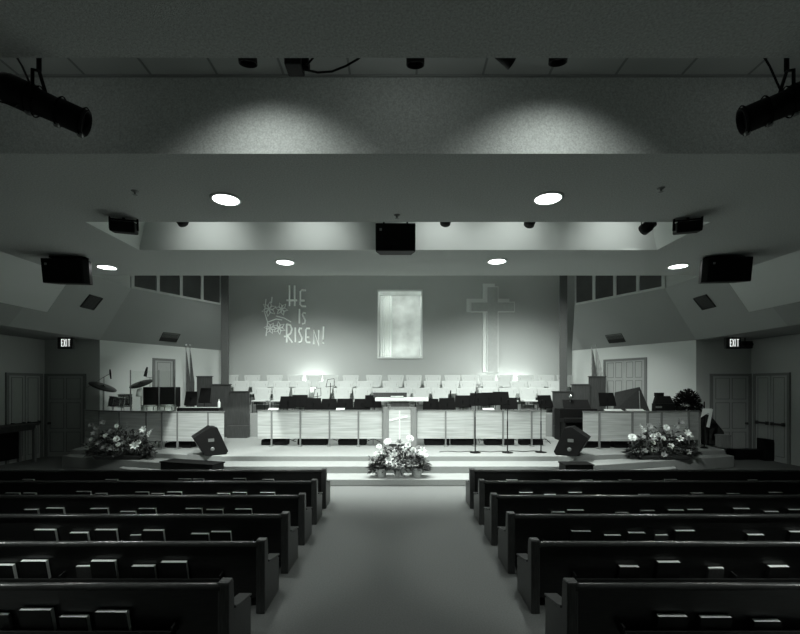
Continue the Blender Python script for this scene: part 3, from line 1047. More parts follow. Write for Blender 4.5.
bxC = (369, 429, 438, 476)
fc = [(387.5, 442.5, 'mum', 'petal', 1.35), (379, 447, 'mum', 'petal', 1), (377, 454, 'mum', 'petal', 1.1), (383, 453, 'mum', 'petal', 1.0), (394, 453, 'mum', 'petal', 1.35),
      (390, 461, 'lily', 'petal', 1.3), (410, 439.5, 'mum', 'petal', 1.4), (404, 449, 'mum', 'petal', 1.2), (408, 446, 'mum', 'petal', 1.25), (413, 450.5, 'mum', 'petal', 1.2),
      (422, 452, 'lily', 'petal', 1.1), (426, 456, 'mum', 'petal', .9), (419, 448, 'mum', 'petalgrey', .9), (400, 444, 'lily', 'petalgrey', 1), (373, 461, 'lily', 'petalgrey', 1),
      (412, 463, 'lily', 'petalgrey', 1.1), (399, 466, 'mum', 'petalgrey', .9), (424, 462, 'lily', 'petalgrey', 1)]
flowers('white flowers in foil pots on the centre step below the pulpit', X(399, 9.88), 9.88, .15, 1.38, .93, .42, mk(fc, bxC), [], 'pots', 3)
bxL = (88, 155, 420, 462)
fl = [(93, 427.5, 'mum', 'petalgrey', 1.2), (98.5, 430, 'mum', 'petalgrey', 1.1), (93.5, 441.5, 'mum', 'petal', .9), (97, 437, 'lily', 'petalgrey', 1), (106.5, 426, 'lily', 'petalgrey', 1),
      (109, 437.5, 'mum', 'petal', 1.1), (115, 433, 'mum', 'petalgrey', 1.2), (120, 428, 'mum', 'petal', .9), (121, 441, 'mum', 'petal', 1.35), (123, 446.5, 'mum', 'petal', 1.1),
      (141, 444.5, 'mum', 'petal', 1.15), (138, 449.5, 'lily', 'petal', 1.3), (147, 433, 'lily', 'petal', 1.2), (144, 437, 'mum', 'petalgrey', 1), (110, 450, 'lily', 'petalgrey', 1.1), (129, 446, 'lily', 'petalgrey', .9),
      (103, 447, 'lily', 'petalgrey', 1), (117, 452, 'lily', 'petalgrey', 1)]
flowers('white and grey flower arrangement in dark planter before the left side railing', X(121.5, 11.3), 11.3, .32, 1.78, 1.08, .5, mk(fl, bxL),
        [(-.05, .62, -.1, .38), (.18, .62, .12, .36), (.75, .5, .6, .34), (-.7, .45, -.5, .3)], 'planter', 5)
bxR = (626, 697, 422, 462)
fr = [(630.5, 440, 'mum', 'petal', 1.6), (650, 439, 'mum', 'petal', 1.4), (655, 437, 'mum', 'petal', 1), (650, 445, 'mum', 'petal', .95), (659, 440.5, 'mum', 'petal', 1.2),
      (663, 430, 'mum', 'petal', 1.4), (666.5, 448, 'mum', 'petal', 1.3), (676, 442, 'lily', 'petal', 1.1), (683, 436.5, 'lily', 'petal', 1.2), (689, 438.5, 'mum', 'petal', .8),
      (676, 426, 'lily', 'petalgrey', 1.3), (672, 430, 'lily', 'petalgrey', 1), (638, 440, 'lily', 'petalgrey', 1.1), (646, 430, 'lily', 'petalgrey', 1.1), (669, 437, 'lily', 'petalgrey', 1),
      (641, 454, 'lily', 'petalgrey', .9), (684, 455, 'lily', 'petalgrey', .9), (659, 458, 'lily', 'petalgrey', .9)]
flowers('white flower arrangement in dark planter before the right side railing', X(661.5, 11.3), 11.3, .32, 1.88, 1.04, .5, mk(fr, bxR),
        [(-.3, .1, 0, .38), (-.15, .66, 0, .36), (-.45, .62, -.6, .34), (.55, .62, .55, .4), (.2, .55, .1, .3)], 'planter', 9)

# ------------------------------------------------------------------ drum corner on the left
DD = 13.0


def cymbal_stand(label, c, tilt, R, leanx):
    c = Vector(c)
    t = thing('cymbal_stand', label, 'cymbal', (c.x, c.y, DK), 0, 'cymbals on stands')
    h = c.z - DK
    m = Matrix.Translation((0, 0, h)) @ Matrix.Rotation(tilt[0], 4, 'X') @ Matrix.Rotation(tilt[1], 4, 'Y')
    MB().lathe([(.012, .035), (.06, .03), (.08, .012), (R * .6, .004), (R, -.012), (R, -.016), (R * .6, -.001), (.02, .02)], m, 28).build('cymbal', 'cymbal', t)
    MB().tube([(0, 0, .3), (0, 0, h * .7), (0, 0, h + .06)], [.013, .012, .006], 8).build('pole', 'chrome', t)
    MB().lathe([(.018, .03), (.018, .055), (.008, .06)], m, 10).build('wing_nut', 'black', t)
    for k in range(3):
        a = k * 2 * PI / 3 + .4
        MB().tube([(0, 0, .42), (.28 * math.cos(a), .28 * math.sin(a), .012)], .010, 6).build('leg', 'chrome', t)


cymbal_stand('dark cymbal tilted down to the right at far left of the drums', P(103, 386.5, DD), (.05, .44), .38, 0)
cymbal_stand('dark cymbal tilted towards the room above the grey drums', P(141, 383.5, DD), (.42, -.14), .33, 0)
# boom microphone left
t = thing('boom_microphone', 'slanted boom stand holding a microphone above the left cymbal', 'microphone', (X(104, 13.45), 13.45, DK))
hh = Z(377, 13.45) - DK
MB().tube([(0, 0, 0), (0, 0, hh)], .012, 8).build('pole', 'greymetal', t)
tipx = X(110.2, 13.45) - X(104, 13.45); tipz = Z(373.5, 13.45) - DK
MB().tube([(-.55, 0, hh - .34), (0, 0, hh), (tipx, 0, tipz)], .010, 8).build('boom', 'greymetal', t)
MB().tube([(tipx, -.01, tipz + .13), (tipx + .01, -.01, tipz + .02), (tipx + .03, -.01, tipz - .17)], [.020, .028, .018], 8).build('microphone', 'black', t)
for k in range(3):
    a = k * 2 * PI / 3
    MB().tube([(0, 0, .12), (.28 * math.cos(a), .28 * math.sin(a), .012)], .010, 6).build('leg', 'greymetal', t)
t = thing('boom_microphone', 'upright boom stand with a microphone leaning above the right cymbal', 'microphone', (X(150, 13.95), 13.95, DK))
hh = Z(378, 13.95) - DK
MB().tube([(0, 0, 0), (0, 0, hh), (-.04, 0, hh + .02)], .011, 8).build('pole', 'greymetal', t)
MB().tube([(.14, 0, hh), (-.12, 0, hh + .03), (-.14, 0, hh + .10)], .010, 6).build('boom', 'greymetal', t)
MB().tube([(-.16, 0, hh + .05), (-.13, 0, hh + .2), (-.09, 0, hh + .36)], [.05, .045, .022], 8).build('microphone', 'black', t)
for k in range(3):
    a = k * 2 * PI / 3
    MB().tube([(0, 0, .12), (.28 * math.cos(a), .28 * math.sin(a), .012)], .010, 6).build('leg', 'greymetal', t)


def drum(name, label, c, r, h, shell, tilt=(0, 0), legs=True, group='drums'):
    c = Vector(c)
    t = thing(name, label, 'drum', (c.x, c.y, DK), 0, group)
    z = c.z - DK
    m = Matrix.Translation((0, 0, z)) @ Matrix.Rotation(tilt[0], 4, 'X') @ Matrix.Rotation(tilt[1], 4, 'Y')
    MB().lathe([(r, -h / 2), (r, h / 2)], m, 24).build('shell', shell, t)
    MB().lathe([(r * .98, h / 2), (r * .98, h / 2 + .006)], m, 24).build('drum_head', 'cream', t)
    for s in (-1, 1):
        MB().lathe([(r + .004, s * h / 2 - .012), (r + .014, s * h / 2 - .012), (r + .014, s * h / 2 + .014), (r + .002, s * h / 2 + .014)], m, 24, False).build('hoop', 'chrome', t)
    b = MB()
    for k in range(8):
        a = 2 * PI * k / 8 + .2
        b.box(r, r + .02, -.012, .012, -h * .3, h * .3, m @ Matrix.Rotation(a, 4, 'Z'))
    b.build('lugs', 'chrome', t)
    if legs:
        for k in range(3):
            a = 2 * PI * k / 3 + .5
            MB().tube([(r * .9 * math.cos(a), r * .9 * math.sin(a), z - h * .3), ((r + .06) * math.cos(a), (r + .06) * math.sin(a), 0)], .010, 6).build('leg', 'chrome', t)
    return t


drum('tom_drum', 'grey chrome-lugged tom drum, left of the pair by the cymbals', P(116.5, 402, 12.95), .20, .30, 'drumshell', (-.1, .1))
drum('tom_drum', 'grey chrome-lugged tom drum, right of the pair under the cymbals', P(125, 400.5, 13.45), .19, .36, 'drumshell', (-.1, -.05))
drum('snare_drum', 'white-sided snare drum, left of the two behind the pale railing', P(149.7, 408.3, 12.75), .20, .16, 'cream')
drum('snare_drum', 'white-sided snare drum, right of the two behind the pale railing', P(167.5, 408.0, 12.75), .225, .16, 'cream')
for (a, c, y0, y1, lab) in ((143.5, 157, 387, 403, 'black speaker cabinet behind the left white snare drum'), (161, 176, 387, 403, 'black speaker cabinet behind the right white snare drum')):
    d = 13.35
    t = thing('amplifier', lab, 'speaker', (X((a + c) / 2, d), d, DK))
    w = X(c, d) - X(a, d); h0 = Z(y1 + 4, d) - DK; h1 = Z(y0, d) - DK
    MB().box(-w / 2, w / 2, -.03, .28, h0, h1).build('cabinet', 'black', t, bevel=.01)
    MB().box(-w / 2 + .03, w / 2 - .03, -.045, -.03, h0 + .05, h1 - .04).build('grille', 'blackcloth', t)
    for x in (-w / 2 + .04, w / 2 - .04):
        for y in (0, .25):
            MB().tube([(x, y, 0), (x, y, h0)], .016, 6).build('leg', 'blackmetal', t)
t = thing('cowbell', 'small pale bell hanging under the right cymbal', 'bell', P(139, 393, 12.85))
MB().lathe([(.035, -.11), (.085, -.1), (.075, .0), (.055, .10), (.02, .13)], None, 14).build('bell', 'cream', t)
MB().tube([(0, 0, .1), (.02, .05, .27)], .008, 6).build('clamp', 'greymetal', t)
t = thing('drum_shield', 'clear upright drum shield with thin grey posts', 'shield', (0, 0, 0))
sp = [(130.5, 12.46), (159, 12.42), (175, 12.42)]
for px, d in sp:
    MB().box(X(px, d) - .012, X(px, d) + .012, d - .012, d + .012, DK, Z(370, d)).build('post', 'greymetal', t)
for (p0, d0), (p1, d1) in zip(sp, sp[1:]):
    a = Vector((X(p0, d0) + .02, d0, DK + .05)); c = Vector((X(p1, d1) - .02, d1, DK + .05))
    up = Vector((0, 0, Z(371, d0) - DK - .05))
    MB().prism([a, c, c + up, a + up], (0, .006, 0)).build('clear_panel', 'shield', t)
t = thing('keyboard', 'long black keyboard on crossed legs behind the pale left railing', 'keyboard', (X(200, 12.75), 12.75, DK))
MB().box(-.62, .62, -.15, .15, 1.05, 1.15).build('body', 'black', t, bevel=.01)
MB().box(-.56, .56, .0, .14, 1.15, 1.16).build('keys', 'cream', t)
for x in (-.3, .3):
    MB().tube([(x - .25, 0, .02), (x + .25, 0, 1.05)], .016, 6).tube([(x + .25, .03, .02), (x - .25, .03, 1.05)], .016, 6).build('leg', 'blackmetal', t)
o = MB().lathe([(.035, 0), (.04, .02), (.04, .16), (.015, .21), (.015, .26)], None, 14).build('water_bottle', 'cream')
o.location = (X(220, 12.75), 12.72, DK + 1.10)
o.location = (X(218.8, 12.7), 12.72, DK + 1.15)
tag(o, 'small white bottle at the right end of the black keyboard', 'bottle')

# ------------------------------------------------------------------ flags


def flags(nm, spec):
    for (px, d, ytop, m, w, lab, spear) in spec:
        t = thing('flag', lab, 'flag', (X(px, d), d, DK), 0, 'flags beside the choir')
        z0 = DK
        H = Z(ytop, d) - z0
        MB().lathe([(.16, 0), (.16, .03), (.05, .09), (.03, .10)], None, 18).build('base', 'greymetal', t)
        MB().tube([(0, 0, .08), (0, 0, H - .12)], .016, 8).build('pole', 'redwood', t)
        if spear:
            MB().lathe([(.012, H - .14), (.03, H - .10), (.006, H)], None, 8).build('finial', 'chrome', t)
        else:
            MB().lathe([(.02, H - .12), (.05, H - .08), (.05, H - .04), (.02, H)], None, 12).build('finial', 'greymetal', t)
        b = MB()
        n = 24
        rows = []
        for k in range(9):
            z = H - .22 - k * (H * .62) / 8
            g = .25 + .75 * min(1, k / 4)
            rows.append([(.02 + w * g * (.5 * i / n), .035 * g * math.sin(i * 1.25 + k * .25) - .02, z - .25 * i / n * (1 - k / 12)) for i in range(n + 1)])
        vs = [p for r in rows for p in r]
        fs = [(k * (n + 1) + i, k * (n + 1) + i + 1, (k + 1) * (n + 1) + i + 1, (k + 1) * (n + 1) + i) for k in range(8) for i in range(n)]
        b.add(vs, fs, True)
        o = b.build('flag_cloth', m, t)
        md = o.modifiers.new('thick', 'SOLIDIFY'); md.thickness = .006


flags('left', [(186, 14.9, 344, 'flagdark', .3, 'dark furled flag on a pole left of the choir, left of two', False),
               (190, 15.5, 344.5, 'flagdark', .3, 'dark furled flag on a pole left of the choir, nearer the risers', False)])
flags('right', [(591.5, 15.45, 343, 'flagdark', .40, 'dark furled flag with spear tip right of the choir, left of two', True),
                (596, 15.75, 344, 'flagpale', .60, 'paler furled flag with spear tip beside the right stage door', True)])

# ------------------------------------------------------------------ right side instruments
t = thing('organ_console', 'black organ console in front of the right wooden screen', 'organ', (X(580, 13.9), 13.9, DK))
w = X(600, 13.9) - X(562, 13.9)
MB().box(-w / 2, w / 2, .1, .6, 0, Z(409, 13.9) - DK).build('case', 'black', t, bevel=.015)
MB().box(-w / 2, w / 2, -.25, .1, .62, .74).build('key_desk', 'black', t, bevel=.01)
MB().box(-w / 2 + .08, w / 2 - .08, -.23, -.02, .74, .76).build('keys', 'cover', t)
MB().prism([(-.45, .2, Z(409, 13.9) - DK), (.45, .2, Z(409, 13.9) - DK), (.40, .32, Z(400, 13.9) - DK), (-.45, .32, Z(400, 13.9) - DK)], (0, .02, 0)).build('music_desk', 'black', t)
for x in (-w / 2 + .03, w / 2 - .08):
    MB().box(x, x + .05, -.24, .1, 0, .62).build('leg', 'black', t)
MB().lathe([(.05, 0), (.05, .015), (.012, .02), (.012, .3)], Matrix.Translation((-.2, .3, Z(409, 13.9) - DK)), 12).lathe([(.06, 0), (.07, .05), (.03, .1)], Matrix.Translation((-.2, .24, Z(398, 13.9) - DK)), 12).build('desk_lamp', 'chrome', t)

t = thing('grand_piano', 'dark piano with raised lid behind the right side railing', 'piano', (7.3, 13.75, DK))
b = MB()
outl = [(-.66, -.75), (.36, -.75), (.36, .1), (.28, .45), (.1, .75), (-.1, .85), (-.45, .85), (-.66, .65)]
b.prism([(x, y, .68) for x, y in outl], (0, 0, .30)); b.build('case', 'black', t, bevel=.01)
MB().box(-.64, .27, -.9, -.74, .66, .76).build('key_bed', 'black', t, bevel=.01)
MB().box(-.58, .22, -.88, -.75, .76, .775).build('keys', 'cream', t)
lz = lambda py, d: Z(py, d) - DK
lid = [(X(615, 13.9) - 7.3, .15, lz(393, 13.9)), (X(640, 13.9) - 7.3, .15, lz(387.5, 13.9)), (X(650, 13.3) - 7.3, -.45, 1.0), (X(614, 13.3) - 7.3, -.45, 1.0)]
MB().prism(lid, (0, .025, .02)).build('lid', 'lidwood', t)
MB().tube([(X(640.5, 13.2) - 7.3, -.53, .98), (X(640.5, 13.6) - 7.3, -.08, lz(391, 13.6))], .012, 6).build('prop_stick', 'greymetal', t)
for x, y in ((-.56, -.6), (.26, -.6), (-.3, .65)):
    MB().tube([(x, y, 0), (x, y, .68)], [.035, .06], 10).build('leg', 'black', t)
t = thing('mixing_console', 'black sound equipment stacked behind the dark end of right railing', 'equipment', (X(662, 12.62), 12.62, DK))
MB().box(-.19, .38, -.02, .2, 0, 1.28).build('rack', 'black', t, bevel=.01)
MB().prism([(-.22, 0, 1.28), (.36, 0, 1.28), (.30, .08, 1.50), (-.1, .08, 1.50)], (0, .12, 0)).build('meter_bridge', 'black', t, bevel=.008)
MB().box(-.12, .1, .06, .2, 1.5, 1.60).build('small_receiver', 'black', t, bevel=.006)
MB().box(-.2, -.02, -.03, -.018, 1.15, 1.2).build('name_plate', 'greymetal', t)
# leafy plant
t = thing('potted_plant', 'bushy dark potted plant behind the right end of the railing', 'plant', (X(687, 13.1), 13.1, DK))
MB().lathe([(.16, 0), (.22, .35), (.24, .38), (.2, .38), (.19, .33)], None, 18).build('pot', 'pot', t)
b = MB(); rnd = random.Random(4)
for k in range(1500):
    a = rnd.uniform(0, 2 * PI); e = rnd.uniform(-1, 1); r = rnd.random() ** .4
    d = Vector((math.cos(a) * math.sqrt(1 - e * e), math.sin(a) * math.sqrt(1 - e * e), e))
    p = Vector((d.x * .33 * r, d.y * .3 * r, 1.22 + d.z * .42 * r))
    leaf(b, p, d + Vector((0, 0, .3)), rnd.uniform(.08, .15), .028, rnd)
b.build('foliage', 'bushleaf', t)
b = MB()
for k in range(7):
    a = k * .9
    b.tube([(0, 0, .33), (.08 * math.cos(a), .08 * math.sin(a), .8), (.18 * math.cos(a), .18 * math.sin(a), 1.15)], [.014, .01, .006], 5, False)
b.build('stem', 'pot', t)
# notice on a stand at the end of the platform
d = 12.3
t = thing('notice_stand', 'white folded notice on a dark stand at the right end of stage', 'sign', (X(705, d), d, DK))
MB().tube([(0, .03, .02), (0, .03, 1.35)], .015, 8).build('pole', 'blackmetal', t)
MB().lathe([(.1, 0), (.1, .02), (.03, .05)], Matrix.Translation((0, .03, 0)), 16).build('base', 'blackmetal', t)
xx = lambda px: X(px, d) - X(705, d)
zz = lambda py: Z(py, d) - DK
MB().prism([(xx(703), 0, zz(408.5)), (xx(711.5), -.02, zz(408.5)), (xx(710.2), -.05, zz(413)), (xx(707), -.03, zz(413)), (xx(701), 0, zz(417.5))], (0, .01, 0)).build('folded_sheet', 'paper', t)
MB().prism([(xx(709), -.06, zz(409)), (xx(711.5), -.06, zz(409)), (xx(708), -.06, zz(427.5)), (xx(705), -.06, zz(426.5))], (0, .012, 0)).build('notice_card', 'paper', t)
# dark shape and low slab added for shadows, pale box, black speaker
t = thing('shadow_shape', 'dark shape standing in for a shadow at the right end of stage', 'chair', (X(711, 13.1), 13.12, DK))
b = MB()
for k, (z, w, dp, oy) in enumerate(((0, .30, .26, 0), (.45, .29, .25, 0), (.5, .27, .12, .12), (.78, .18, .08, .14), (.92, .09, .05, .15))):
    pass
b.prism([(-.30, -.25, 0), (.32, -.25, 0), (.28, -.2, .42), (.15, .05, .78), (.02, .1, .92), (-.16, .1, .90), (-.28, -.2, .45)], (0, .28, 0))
b.build('cover', 'shadowdark', t, bevel=.05)
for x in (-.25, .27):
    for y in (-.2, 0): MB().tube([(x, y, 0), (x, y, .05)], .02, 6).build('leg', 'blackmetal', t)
t = thing('storage_box', 'small pale box on the stage beside the right side door', 'box', (X(723, 12.5), 12.5, DK))
MB().box(-.14, .14, -.12, .12, 0, .36).build('body', 'railpost', t, bevel=.008)
MB().box(-.15, .15, -.13, .13, .33, .37).build('lid', 'railpost', t, bevel=.006)
t = thing('shadow_slab', 'long low black slab standing in for the platform shadow below right door', 'case', (X(747, 13.1), 13.1, 0))  # black slab put where the platform's shadow falls
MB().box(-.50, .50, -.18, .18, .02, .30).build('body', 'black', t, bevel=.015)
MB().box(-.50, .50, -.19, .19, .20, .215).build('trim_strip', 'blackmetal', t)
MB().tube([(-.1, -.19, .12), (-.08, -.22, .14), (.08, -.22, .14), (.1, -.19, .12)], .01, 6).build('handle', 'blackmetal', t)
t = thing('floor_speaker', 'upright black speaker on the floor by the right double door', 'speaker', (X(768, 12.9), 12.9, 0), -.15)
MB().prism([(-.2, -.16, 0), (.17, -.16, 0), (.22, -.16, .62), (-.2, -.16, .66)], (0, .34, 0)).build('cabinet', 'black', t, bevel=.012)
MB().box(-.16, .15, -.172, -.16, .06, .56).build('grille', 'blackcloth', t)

# long side table by the left wall
t = thing('side_table', 'long wooden side table against the left wall', 'table', (-11.0, 11.6, 0))
MB().box(-.28, .28, -1.3, 1.12, 1.08, 1.14).build('table_top', 'wood', t, bevel=.008)
MB().box(-.24, .24, -1.2, 1.02, .96, 1.08).build('apron', 'wood', t)
for y in (-1.2, 1.0):
    for x in (-.24, .21):
        MB().box(x - .03, x + .05, y - .04, y + .04, 0, 1.0).build('leg', 'railpost', t, bevel=.005)
MB().box(-.26, -.2, -1.1, .95, .12, .94).build('back_panel', 'black', t)

# ------------------------------------------------------------------ wall lettering, lilies, cross
DWL = DB - .035


def strokes(parent, name, lines, r=.040):
    b = MB()
    for ln in lines:
        b.tube([P(x, y, DWL) - parent.location for x, y in ln], r, 6)
    return b.build(name, 'letter', parent)


org = P(298, 344, DWL)
t = thing('wall_lettering', 'pale letters reading HE IS RISEN! on the back wall', 'lettering', org)
LET = [
    [[(289.3, 285.5), (289.3, 306)], [(294.6, 285.5), (294.6, 306)], [(286.5, 300.3), (297, 300.3)]],                                   # H
    [[(305.8, 290.4), (302, 290.2), (300.2, 291.5), (300.2, 304.5), (302, 306.3), (306, 306.3)], [(300.2, 300.6), (304.5, 300.6)]],      # E
    [[(299.3, 309), (299.3, 323.5)]],                                                                                                   # I
    [[(305.5, 313.2), (303.3, 312.6), (302.4, 314.6), (303.8, 317.5), (305.2, 320.5), (304.6, 323.4), (302.2, 323.8)]],                 # S
    [[(286.6, 324), (286.6, 342.5)], [(286.6, 324.2), (290.3, 325.2), (291.8, 329), (290.5, 333.5), (287, 335.5)], [(284, 336.6), (288.2, 336.6), (292.2, 342.5)]],  # R
    [[(295.2, 327.5), (295.2, 342.3)]],                                                                                                 # I
    [[(301.8, 328.6), (299.6, 328), (298.8, 331), (300.3, 334.6), (302, 338), (301.2, 341.6), (298.8, 342.2)]],                         # S
    [[(309.8, 328.5), (307, 328.2), (305.8, 330), (305.8, 340.6), (307, 342.4), (310.3, 342.4)], [(305.8, 337.4), (309.3, 337.4)]],      # E
    [[(313.8, 344.2), (313.8, 330.2), (318.8, 345.2), (318.8, 330)]],                                                                   # N
    [[(323.6, 326.5), (323.3, 339.5)], [(323.2, 342.4), (323.2, 343.6)]],                                                               # !
]
for lines in LET: strokes(t, 'letter', lines)
t = thing('lily_emblem', 'pale line drawing of lilies on the back wall beside the lettering', 'emblem', P(274, 340, DWL))
def flower_lines(cx, cy, r, rot):
    out = []
    for k in range(6):
        a = rot + k * PI / 3
        tip = (cx + r * math.cos(a), cy + r * math.sin(a))
        l = (cx + .55 * r * math.cos(a - .42), cy + .55 * r * math.sin(a - .42)); q = (cx + .55 * r * math.cos(a + .42), cy + .55 * r * math.sin(a + .42))
        out.append([(cx, cy), l, tip, q, (cx, cy)])
    return out
for (cx, cy, r, rot) in ((281.5, 309, 6.5, .2), (269, 309, 7.5, .7), (279, 328, 6.5, .4), (270, 328, 6, .1)):
    strokes(t, 'lily_flower', flower_lines(cx, cy, r, rot), .022)
strokes(t, 'stem', [[(266, 299), (264.5, 312), (267.5, 322), (266, 336)], [(272, 297), (271.5, 303)], [(276, 316), (284, 318), (291, 322)], [(268, 322), (276, 319), (282, 320)]], .024)

t = thing('wall_cross', 'large grey cross with pale backing and thin pale outline on back wall', 'cross', (0, 0, 0))
def crossbox(b, x0, x1, y0, y1, a0, a1, b0, b1, d0, d1):
    """stem px x0..x1 / y0..y1, arm px a0..a1 / b0..b1"""
    b.box(X(x0, DB), X(x1, DB), d0, d1, Z(y1, DB), Z(y0, DB))
    b.box(X(a0, DB), X(x0, DB), d0, d1, Z(b1, DB), Z(b0, DB))
    b.box(X(x1, DB), X(a1, DB), d0, d1, Z(b1, DB), Z(b0, DB))
b = MB(); crossbox(b, 482.5, 494.5, 284, 372, 466.5, 509, 299, 312, DB - .06, DB - .005); b.build('backing_cross', 'crosspale', t)
b = MB(); crossbox(b, 486, 497.6, 287.2, 372, 470, 513.8, 302.4, 312.6, DB - .14, DB - .065); b.build('pale_outline', 'crosspale', t)
b = MB(); crossbox(b, 486.8, 496.9, 288, 372, 470.8, 513.1, 303.2, 311.9, DB - .155, DB - .141); b.build('front_cross', 'crossgrey', t)

# niche curtain
b = MB()
n = 40
x0, x1 = AX0 + .03, X(392, DB)
vs = []
for i in range(n + 1):
    x = x0 + (x1 - x0) * i / n
    y = DB + .85 + .03 * math.sin(i * 1.1)
    vs += [(x, y, AZ0 + .005), (x, y, AZ1 - .01)]
b.add(vs, [(2 * i, 2 * i + 2, 2 * i + 3, 2 * i + 1) for i in range(n)], True)
tag(b.build('curtain', 'curtain'), 'pale pleated curtain at the left of the lit wall niche', 'curtain')

# ------------------------------------------------------------------ hanging speakers
def hang_speaker(label, c, w, h, dp, tilt, rz, chamf, bracket):
    t = thing('hanging_speaker', label, 'speaker', c, 0, 'black speakers hung from the ceiling', rot=(0, 0, rz))
    m = Matrix.Rotation(tilt, 4, 'X')
    b = MB()
    pr = [(-w / 2, -dp / 2), (w / 2, -dp / 2), (w / 2 + chamf, -dp / 2 + .10), (w / 2 - .06, dp / 2), (-w / 2 + .06, dp / 2), (-w / 2 - chamf, -dp / 2 + .10)]
    b.prism([(x, y, -h / 2) for x, y in pr], (0, 0, h), m)
    b.build('cabinet', 'black', t, bevel=.01)
    MB().box(-w / 2 + .02, w / 2 - .02, -dp / 2 - .014, -dp / 2, -h / 2 + .02, h / 2 - .02, m).build('grille', 'blackcloth', t)
    MB().box(-w / 2 + .07, -w / 2 + .11, -dp / 2 - .02, -dp / 2 - .012, h / 2 - .13, h / 2 - .09, m).build('badge', 'greymetal', t)
    b = MB()
    zt = ZC - c[2] if bracket is None else bracket
    for x in (-w * .3, w * .3):
        b.box(x - .015, x + .015, -.03, .03, h / 2 - .05, zt - .0)
    b.box(-w * .45, w * .45, -.06, .06, zt - .025, zt - .002)
    b.build('bracket', 'blackmetal', t)


hang_speaker('black speaker hung in the middle of the ceiling coffer', (X(395.5, 7.25), 7.4, (Z(250, 7.25) + Z(223, 7.25)) / 2), .68, .46, .36, .10, 0, 0, CZ - (Z(250, 7.25) + Z(223, 7.25)) / 2)
hang_speaker('black speaker hung from the ceiling at far left', (X(62, 8.2), 8.38, (Z(283, 8.2) + Z(256, 8.2)) / 2), .74, .46, .40, .14, .10, .06, None)
hang_speaker('black speaker hung from the ceiling at far right', (X(730.5, 8.2), 8.38, (Z(281.5, 8.2) + Z(254.5, 8.2)) / 2), .79, .46, .40, .14, -.10, .06, None)

# box floodlights at the coffer corners, can lamps along its near edge
for px, lab, rz in ((124, 'dark box floodlight under the ceiling at left corner of the coffer', .3), (687.5, 'dark box floodlight under the ceiling at right corner of the coffer', -.3)):
    d = 6.42
    c = (X(px, d), d, Z(227.5, d))
    t = thing('box_floodlight', lab, 'light', c, 0, 'box floodlights by the coffer', rot=(.15, 0, rz))
    MB().box(-.17, .17, -.11, .11, -.08, .08).build('housing', 'black', t, bevel=.02)
    MB().box(-.15, .15, .11, .13, -.06, .06).build('lens_door', 'blackmetal', t)
    b = MB()
    for x in (-.185, .185): b.box(x - .01, x + .01, -.02, .02, -.03, .14)
    b.box(-.195, .195, -.02, .02, .10, .12)
    b.build('yoke', 'blackmetal', t)
    MB().tube([(0, 0, .11), (0, 0, ZC - c[2] + .0)], .02, 8).build('mount', 'blackmetal', t)


def can(label, px, d, zc, r, L, aim, top, group):
    c = Vector((X(px, d), d, zc))
    t = thing('can_spotlight', label, 'light', c, 0, group)
    m = orient((0, 0, 0), aim)
    MB().lathe([(r * .55, -L * .55), (r * .8, -L * .5), (r * .85, -L * .1), (r, -.02), (r, L * .5), (r * .9, L * .5), (r * .88, L * .3)], m, 18).build('barrel', 'black', t)
    MB().lathe([(r * .87, L * .28), (r * .87, L * .3)], m, 18).build('lens', 'glint', t)
    b = MB()
    b.tube([(-r - .015, 0, 0), (-r - .015, 0, r + .05), (r + .015, 0, r + .05), (r + .015, 0, 0)], .008, 6)
    b.tube([(0, 0, r + .05), (0, 0, top - zc)], .014, 6)
    b.build('yoke', 'blackmetal', t)
    return c


for px, lab in ((180, 'small can spotlight at left of the coffer, mostly hidden by its edge'), (446, 'small can spotlight by the coffer edge right of central speaker'),
                (531, 'larger can spotlight by the coffer edge below right ceiling lamp')):
    can(lab, px, 6.75, 4.94 if px != 531 else 4.92, .085, .24, (0, .9, -.45), CZ, 'can spotlights in the coffer')
can('round black can spotlight at right end of the coffer', 648, 6.78, 4.81, .09, .2, (-.3, .9, -.3), CZ, 'can spotlights in the coffer')
for px, lab, z in ((247, 'can spotlight in the ceiling slot, leftmost of the small ones', 5.05), (415.5, 'can spotlight in the ceiling slot above the central speaker', 5.04), (559, 'can spotlight in the ceiling slot above the right lamp', 5.06)):
    can(lab, px, 3.5, z, .075, .22, (0, .25, -1), ZS, 'can spotlights in the ceiling slot')
can('black can spotlight tilted in the ceiling slot right of centre', 500, 3.48, 5.0, .05, .26, (.8, .3, -.42), ZS, 'can spotlights in the ceiling slot')
# slot projector with its cable
c = P(297, 64, 3.55)
t = thing('slot_projector', 'black box light in the ceiling slot with a dangling cable', 'light', c)
MB().box(-.09, .05, -.08, .08, -.055, .09).build('housing', 'black', t, bevel=.012)
MB().tube([(.05, 0, 0), (.10, 0, .0)], .05, 12).build('lens_tube', 'blackmetal', t)
cb = [P(301, 66, 3.55), P(306, 70, 3.55), P(318, 72.5, 3.5), P(332, 71.5, 3.45), P(346, 66, 3.4), P(358, 59, 3.38), P(366, 52, 3.36)]
MB().tube([p - c for p in cb], .009, 6).build('cable', 'black', t)
MB().tube([P(303, 66, 3.55) - c, P(308, 64, 3.5) - c, P(313, 58, 3.45) - c, P(316, 52, 3.4) - c], .008, 6).build('cable', 'black', t)
MB().tube([(-.02, 0, .09), (-.02, 0, ZS - c.z)], .014, 6).build('hanger', 'blackmetal', t)

